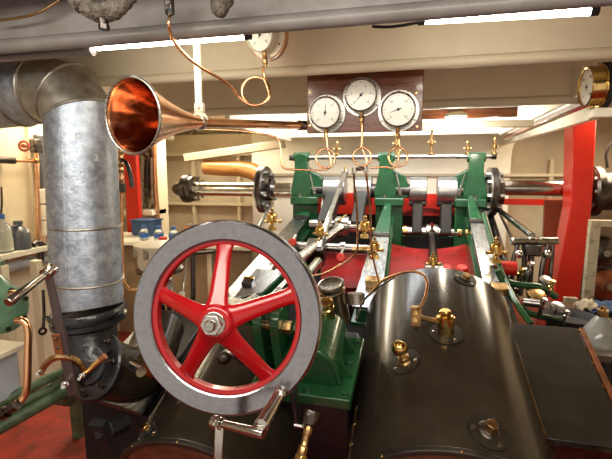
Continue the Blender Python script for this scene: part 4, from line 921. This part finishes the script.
tee_ = Xp(42, 245, -2.6); m = thing('bent_bracket', 'dull grey clamp on the shelf end beside the duct', 'clamp', tee_)
MB().tube([Xp(33, 245, -2.6), Xp(38, 242, -2.6), Xp(44, 245, -2.6), Xp(50, 244, -2.6)], .02, 10).build('clamp_body', dsteel, m)
MB().cyl(Xp(41, 244, -2.6), Xp(41, 262, -2.6), .02).build('clamp_leg', dsteel, m)
# lower posts of the left wall
struct(MB().box(Xp(40, 310, -2.5)-V((0, 0, .19)), (.06, .05, 1.1)).box(Xp(8, 330, -2.6), (.06, .05, .9)).build('trim_15', cream, bev=.004))
tl = thing('hanging_spanner', 'small dark spanner hanging on the cream post behind the reversing lever', 'spanner', Xp(43, 320, -2.44))
MB().tube([Xp(43, 290, -2.44), Xp(44, 312, -2.44), Xp(43, 328, -2.44)], .010, 8).ring(Xp(43, 331, -2.44)-X_*.006, (1, -.6, 0), .028, .014, .012, 20).build('spanner_body', dsteel, tl)
# pale green pump
gpm = thing('feed_pump', 'pale green pump body at the left edge below the lever grip', 'pump', D(0, 320, 1.9))
c = D(-10, 308, 1.9)
MB().ball(c, .115, (0, 0, 1), 1.15, 36).build('pump_body', greenlt, gpm)
MB().lathe(c+V((0, 0, .05)), (0, 0, 1), [(.10, 0), (.085, .06), (.05, .10), (.05, .14), (.07, .145), (.07, .165), (0, .165)], 32).build('pump_neck', greenlt, gpm)
fx = (rt*.9-fw*.25).normalized(); MB().lathe(c+fx*.085, fx, [(0, 0), (.10, 0), (.105, .005), (.105, .02), (.098, .026), (.04, .03), (0, .03)], 36).build('side_flange', greenlt, gpm)
pp_, qq_, _ = basis(fx)
for k in range(6):
    a_ = 2*math.pi*k/6+.3; MB().hexb(c+fx*.108+(pp_*math.cos(a_)+qq_*math.sin(a_))*.086, fx, .011, .014).build('flange_bolt', dsteel, gpm)
MB().lathe(D(11, 295, 1.84), (rt+V((0, 0, .2))), [(0, 0), (.022, 0), (.018, .02), (.013, .03), (.020, .05), (.012, .065), (0, .065)], 16).build('drain_cock', dbrass, gpm)
pipe([D(16, 320, 1.84), D(23, 321, 1.84), D(28, 329, 1.84), D(28, 350, 1.84), D(27, 385, 1.84), D(24, 397, 1.84), D(13, 407, 1.82), D(4, 413, 1.82)], .016, 'stout copper pipe curving down from the pale green pump', smooth=5)
tag(MB().lathe(D(17, 404, 1.80), (D(0, 416, 1.80)-D(17, 404, 1.80)), [(0, 0), (.026, 0), (.026, .02), (.02, .025), (.02, .05), (.028, .055), (.028, .08), (0, .08)], 8).build('pipe_coupling', dsteel), 'dark pipe coupling at the lower end of the stout copper pipe', 'pipe fitting')
wt = thing('white_box', 'white metal box with overhanging lid at the left edge below the green pump', 'box', D(0, 375, 2.0))
MB().box(D(-12, 352, 2.02), (.22, .22, .03)).build('lid', white, wt, bev=.006); MB().box(D(-16, 378, 2.03), (.20, .20, .22)).build('box_body', mat('pale_blue_grey_paint', (.50, .55, .60), .4, scale=5, var=.08), wt, bev=.006)
for a, b, r, l in (((-14, 410), (62, 372), .026, 'topmost worn green pipe at lower left, below the brass fork'), ((-10, 418), (66, 382), .024, 'middle worn green pipe at lower left'), ((-8, 432), (72, 388), .032, 'thickest worn green pipe, nearest of the three at lower left')):
    tag(MB().tube([D(*a, 2.0), D(*b, 2.25), D(b[0]+26, b[1]-8, 2.5)], r, 16, 4).build('green_pipe', greenmat), l, 'pipe')
gvb = thing('green_valve_box', 'worn green valve casting at the right end of the green pipes', 'valve', D(69, 392, 2.5))
q = D(68, 388, 2.55); MB().box(q, (.14, .14, .18)).build('body', greenmat, gvb, bev=.03); MB().box((q.x+.03, q.y+.02, (q.z+FZ)/2-.03), (.05, .05, q.z-FZ-.08)).build('foot', greenmat, gvb); MB().cyl(D(66, 392, 2.4), D(58, 396, 2.36), .05, n=20).build('flange', greenmat, gvb)
struct(MB().box((-1.7, 1.9, FZ+.012), (2.2, 1.1, .024)).box((-1.75, .9, FZ+.012), (2.2, .8, .024)).build('trim_16', redfloor, bev=.004))
# workbench and store behind the wheel
wx0 = -3.55; wx1 = -1.36; wz = Yp(160, 243, 3.5).z
wb = thing('workbench', 'beige workbench behind the handwheel, cluttered with bottles and tools', 'workbench', ((wx0+wx1)/2, 3.75, FZ))
MB().box(((wx0+wx1)/2, 3.78, wz-.02), (wx1-wx0, .56, .04)).build('bench_top', white, wb, bev=.006)
MB().box(((wx0+wx1)/2, 3.85, (wz+FZ)/2-.02), (wx1-wx0-.05, .40, wz-FZ-.04)).build('bench_front', mat('tan_bench_panel', (.42, .31, .18), .5, scale=4, col2=(.26, .18, .10)), wb)
for x in (-2.9, -2.35, -1.8): MB().box((x, 3.62, (wz+FZ)/2-.03), (.05, .06, wz-FZ-.06)).build('bench_leg', cream, wb, bev=.004)
def on(px, y=3.62): p = Yp(px, 240, y); p.z = wz; return p
for px, l, y in ((144.5, 'leftmost small water bottle with blue cap on the workbench', 3.62), (159, 'small water bottle with blue cap in the middle of the workbench', 3.62), (174, 'small water bottle with blue cap nearest the handwheel rim', 3.62)):
    c = on(px, y); t = thing('water_bottle', l, 'bottle', c, 'water bottles on the workbench')
    MB().lathe(c, (0, 0, 1), [(0, 0), (.045, 0), (.048, .01), (.045, .05), (.048, .08), (.03, .11), (.016, .125), (0, .125)], 20).build('bottle_body', glass, t); MB().cyl(c+V((0, 0, .122)), c+V((0, 0, .145)), .022, n=16).build('bottle_cap', blue, t)
    MB().lathe(c, (0, 0, 1), [(.049, .03), (.049, .07)], 20).build('bottle_label', blue, t)
c = on(163, 3.55); tag(MB().lathe(c, (0, 0, 1), [(0, 0), (.04, 0), (.04, .05), (0, .05)], 14).build('red_tin', redpost), 'small red tin between two water bottles', 'tin')
# partition with shelf, tools and crate
pa = Yp(136, 180, 4.6); pbx = Yp(163, 180, 4.6).x
struct(MB().box(((pa.x+pbx)/2-.2, 4.66, 1.6), (pbx-pa.x+.4, .05, 2.0)).box((pbx, 4.55, 1.6), (.05, .2, 2.0)).build('trim_17', cream))
sz_ = Yp(146, 212, 4.4).z
tag(MB().box(((pa.x+pbx)/2, 4.45, sz_), (pbx-pa.x+.05, .30, .06)).build('small_shelf', white, bev=.004), 'short white shelf beneath the hanging spanners', 'shelf')
c = Yp(147, 228, 3.95); bx_ = thing('blue_crate', 'dark blue plastic crate under the short white shelf', 'crate', c)
MB().box((c.x, 3.95, wz+.08), (.24, .2, .15)).build('crate_body', mat('dark_blue_plastic', (.03, .075, .18), .45, scale=6), bx_, bev=.008); MB().box((c.x, 3.95, wz+.16), (.26, .22, .015)).build('crate_rim', navy, bx_)
for i, (px, y0, y1, r) in enumerate(((138.5, 153, 196, .016), (143.5, 158, 203, .020), (148, 156, 190, .016), (152, 158, 200, .018))):
    lab = ('leftmost dark spanner hanging beside the left red column', 'second spanner from the left red column, hanging lowest', 'third spanner from the left red column, shortest of the row', 'bright spanner hanging nearest the thin copper pipe')[i]
    a = Yp(px, y0, 4.56); b = Yp(px-2+i, y1, 4.56); d = (b-a).normalized()
    t = thing('spanner', lab, 'spanner', b, 'hanging spanners')
    mt = steel if i in (1, 3) else dsteel
    MB().cyl(a, b, r*1.5, n=10).build('shank', mt, t)
    MB().ring(a-d*.03-V((0, .015, 0)), (0, 1, 0), .055, .028, .03, 24).build('ring_end', mt, t)
    MB().box(b+d*.03, (.10, .03, .05)).box(b+d*.07+V((.035, 0, 0)), (.03, .03, .06)).box(b+d*.07-V((.035, 0, 0)), (.03, .03, .06)).build('jaw', mt, t)
pipe([Yp(155, 140, 4.4), Yp(155.5, 180, 4.4), Yp(158, 215, 4.4), Yp(158, 236, 4.4)], .022, 'thin copper pipe running down the wall right of the spanners')
# brass sight pipe with black lever by the duct
sp = thing('sight_pipe', 'brass pipe with black lever handle against the right side of the duct', 'valve', D(121, 245, 2.0))
m = MB(); a = D(121, 148, 2.0); b = D(121.5, 300, 2.0); m.cyl(b, a, .010, n=12); m.build('pipe', copper, sp)
for y in (152, 158, 164, 170, 180, 190): MB().cyl(D(120.5, y, 2.0), D(120.5, y+3.5, 2.0), .016, n=8).build('union_nut', dbrass, sp)
MB().tube([D(122, 160, 1.98), D(126, 163, 1.97), D(129.5, 172, 1.96), D(132.5, 187, 1.95)], .010, 10, 5).build('lever_handle', black, sp); MB().cyl(D(121, 184, 1.98), D(121, 192, 1.98), .022, n=16).build('cock', dsteel, sp)
pipe([D(122, 235, 2.02), D(122.5, 270, 2.02), D(125, 284, 2.0), D(131, 290, 1.98), D(140, 290, 1.96)], .008, 'copper pipe curving right at the foot of the duct')
# enamel pot
c = D(160, 268, 2.75); pt = thing('enamel_pot', 'white enamel pot with steel clips left of the handwheel rim', 'pot', c)
MB().lathe(c, (0, 0, 1), [(0, 0), (.12, 0), (.135, .02), (.14, .13), (.152, .145), (.155, .16), (.13, .165), (0, .175)], 44).build('pot_body', white, pt)
for k in (-1, 0, 1): MB().box(c+V((k*.10, -.145+abs(k)*.04, .12)), (.03, .015, .07)).build('clip', steel, pt, bev=.003)
tag(MB().cyl(c-V((0, 0, .02)), c-V((0, 0, 0)), .15).cyl(V((c.x, c.y, FZ)), c-V((0, 0, .02)), .03).build('pot_stand', dsteel), 'dark round stand beneath the white enamel pot', 'stand')
c = D(168, 296, 2.6); t = thing('glass_oiler', 'clear glass and steel drip oiler seen through the left of the handwheel', 'oiler', c-V((0, 0, .05)))
MB().lathe(c, (0, 0, 1), [(0, -.05), (.03, -.05), (.035, 0), (.035, .07), (.02, .09), (0, .09)], 20).build('glass_bowl', glass, t); MB().lathe(c+V((0, 0, .09)), (0, 0, 1), [(0, 0), (.03, 0), (.03, .02), (.015, .03), (0, .04)], 16).build('oiler_cap', steel, t)
MB().cyl(c-V((0, 0, .12)), c-V((0, 0, .05)), .02).build('oiler_stem', brass, t)
t = thing('control_rod', 'upright bright rod with forked top seen through the handwheel, left of the top spoke', 'rod', D(182, 296, 2.6))
MB().cyl(D(182, 296, 2.6), D(188, 258, 2.7), .010, n=12).build('rod', chrome, t); MB().box(D(189, 253, 2.7), (.06, .03, .04)).build('fork', steel, t, bev=.005); MB().cyl(D(181, 310, 2.6), D(182, 292, 2.6), .018).build('socket', white, t)
MB().cyl(D(193, 252, 2.7), D(193, 300, 2.7), .016).build('rear_rod', dsteel, t); MB().cyl(D(190, 254, 2.7), D(214, 252, 2.8), .010).build('cross_link', dsteel, t)
# tins and tools on the bench seen through the wheel
random.seed(11)
for px, y, r, h, mt, l in ((199, 3.6, .05, .12, navy, 'dark blue tin on the workbench above the handwheel rim, left'), (207, 3.65, .045, .10, redpost, 'red tin on the workbench beside the dark blue tin'), (216, 3.7, .05, .14, smoke, 'dark tin nearest the left drive disc on the workbench'), (190, 3.7, .05, .15, oak, 'wooden pot on the workbench beside the shaft coupling')):
    c = on(px, y); t = thing('oil_tin', l, 'tin', c, 'tins on the workbench'); MB().cyl(c, c+V((0, 0, h)), r, n=22).build('tin_body', mt, t, bev=.004); MB().cyl(c+V((0, 0, h)), c+V((0, 0, h+.012)), r*.9, n=22).build('tin_lid', steel, t)
# bent wooden piece on the wall
pw = [Yp(205, 167, 4.95), Yp(222, 168, 4.95), Yp(240, 168.5, 4.95), Yp(252, 171, 4.95), Yp(268, 180, 4.95)]
tag(MB().tube([pw[0]-V((.02, 0, 0))]+pw, .10, 24, 1, rs=[.06, .095, .10, .10, .105, .11]).build('curved_timber', oak), 'curved varnished timber fixed on the wall above the left shaft', 'timber')
for px in (215, 250): struct(MB().box((Yp(px, 170, 5.2).x, 5.4, Yp(px, 170, 5.0).z), (.06, .8, .05)).build('trim_18', beige))
p = Yp(186, 158, 4.9); q = Yp(284, 144, 4.9)
MM = Matrix(((q-p).normalized(), V((0, 1, 0)), (q-p).normalized().cross(V((0, 1, 0))))).transposed()
struct(MB().box((p+q)/2, ((q-p).length, .12, .09), MM).build('trim_19', beige, bev=.005))
# ================================================================== RIGHT SIDE
f = thing('steel_stand', 'scratched cream angle iron frame standing right of the red column', 'frame', Yp(592, 310, 3.7)); f.location.z = FZ
fy = 3.7; x = Yp(592, 250, fy).x; zt_ = Yp(592, 223, fy).z; oldc = mat('scratched_cream_paint', (.52, .44, .30), .5, scale=20, col2=(.18, .12, .07), lo=.3, hi=.5)
MB().box((x, fy, (zt_+FZ)/2), (.075, .05, zt_-FZ)).build('post', oldc, f, bev=.003)
MB().box((x+.4, fy, zt_), (.87, .06, .05)).build('top_rail', oldc, f, bev=.003); MB().box((x+.4, fy+.02, zt_-.72), (.8, .04, .06)).build('lower_rail', oldc, f, bev=.003)
MB().box((x-.10, fy+.06, zt_-.75), (.10, .04, .25)).build('foot_plate', oldc, f, bev=.003)
struct(MB().box((2.0, 4.6, 1.1), (1.0, .05, 1.2)).build('trim_20', mat('brown_store_backing', (.16, .10, .06), .6, scale=5)))
for px, py, l, mt in ((603, 252, 'dark round motor casing behind the cream frame', dsteel), (606, 285, 'rusty brown wheel casing low behind the cream frame', rust)):
    c = Yp(px, py, 4.2); t = thing('motor_casing', l, 'motor', c-V((0, 0, .12))); MB().lathe(c, (0, -1, 0), [(0, -.15), (.13, -.15), (.14, 0), (.11, .03), (.05, .05), (0, .05)], 30).build('casing', mt, t)
    MB().cyl(c-V((0, .04, 0)), c-V((0, .09, 0)), .03).build('shaft_end', steel, t); MB().box(c-V((0, -.05, .13)), (.2, .12, .03)).build('foot', dsteel, t)
rb_ = thing('side_bench', 'low dark bench carrying a black pan and bottle behind the black casing', 'bench', (1.75, 2.9, FZ))
bz = Yp(570, 326, 2.9).z
MB().box((1.75, 2.95, bz-.02), (1.5, 1.0, .04)).build('bench_top', mat('oily_bench_board', (.11, .075, .05), .45, scale=9), rb_, bev=.004)
for x_, y_ in ((1.1, 2.5), (2.4, 2.5), (1.1, 3.4), (2.4, 3.4)): MB().box((x_, y_, (bz+FZ)/2-.02), (.06, .06, bz-FZ-.04)).build('leg', dark, rb_)
c = Yp(570, 322, 2.95); c.z = bz
MB_ = MB().lathe(c, (0, 0, 1), [(0, 0), (.13, 0), (.16, .05), (.165, .055), (.155, .052), (.12, .012), (0, .012)], 44); tag(MB_.build('black_pan', rubber), 'shallow black pan on the low bench below the red column', 'pan')
c = Yp(600, 340, 2.65); c.z = bz; t = thing('glass_flask', 'conical glass flask with brass cap at the lower right edge', 'bottle', c)
MB().lathe(c, (0, 0, 1), [(0, 0), (.12, 0), (.12, .02), (.035, .15), (.025, .16), (0, .16)], 36).build('flask_body', mat('frosted_flask_glass', (.62, .62, .58), .12, scale=4, var=.05, trans=.5), t); MB().cyl(c+V((0, 0, .155)), c+V((0, 0, .195)), .030, n=8).build('flask_cap', dbrass, t); MB().cyl(c+V((0, 0, .19)), c+V((0, 0, .215)), .016).build('flask_nozzle', brass, t)
def cloth(px, py, y, sx_, sy_, l, mt, seed):
    random.seed(seed); c = Yp(px, py, y); c.z = bz+.005; n = 12; vs = []
    for i in range(n+1):
        for j in range(n+1):
            u, v = i/n-.5, j/n-.5; vs.append(c+V((u*sx_, v*sy_, .05*max(0, 1-(u*u+v*v)*3.6)+.018*math.sin(u*17+seed)*math.cos(v*13)+.02)))
    fs = [(i*(n+1)+j, (i+1)*(n+1)+j, (i+1)*(n+1)+j+1, i*(n+1)+j+1) for i in range(n) for j in range(n)]
    o = MB().add(vs, fs).build('folded_cloth', mt, ang=80); s_ = o.modifiers.new('solid', 'SOLIDIFY'); s_.thickness = .008; return tag(o, l, 'cloth')
cloth(606, 318, 3.25, .26, .22, 'dark blue cloth on the low bench at the right edge', navy, 2)
cloth(586, 318, 3.25, .14, .12, 'crumpled off white rag between the black pan and blue cloth', beige, 5)
c = D(233, 352, 1.62); t = thing('small_clamp', 'small dark clamp with two round lugs seen just below the handwheel hub', 'clamp', c)
MB().box(c, (.03, .03, .05)).build('clamp_body', dsteel, t, bev=.004)
for px in (224, 243): MB().ball(D(px, 358, 1.60), .026, n=16).build('round_lug', dsteel, t)
MB().cyl(D(224, 353, 1.61), D(243, 353, 1.61), .012).build('clamp_bar', steel, t)
pipe([D(372, 26.5, 1.19), D(388, 27, 1.185), D(405, 25, 1.185), D(425, 21, 1.19)], .004, 'short black cable under the grey beam above the gauge board', rubber, 'cable')
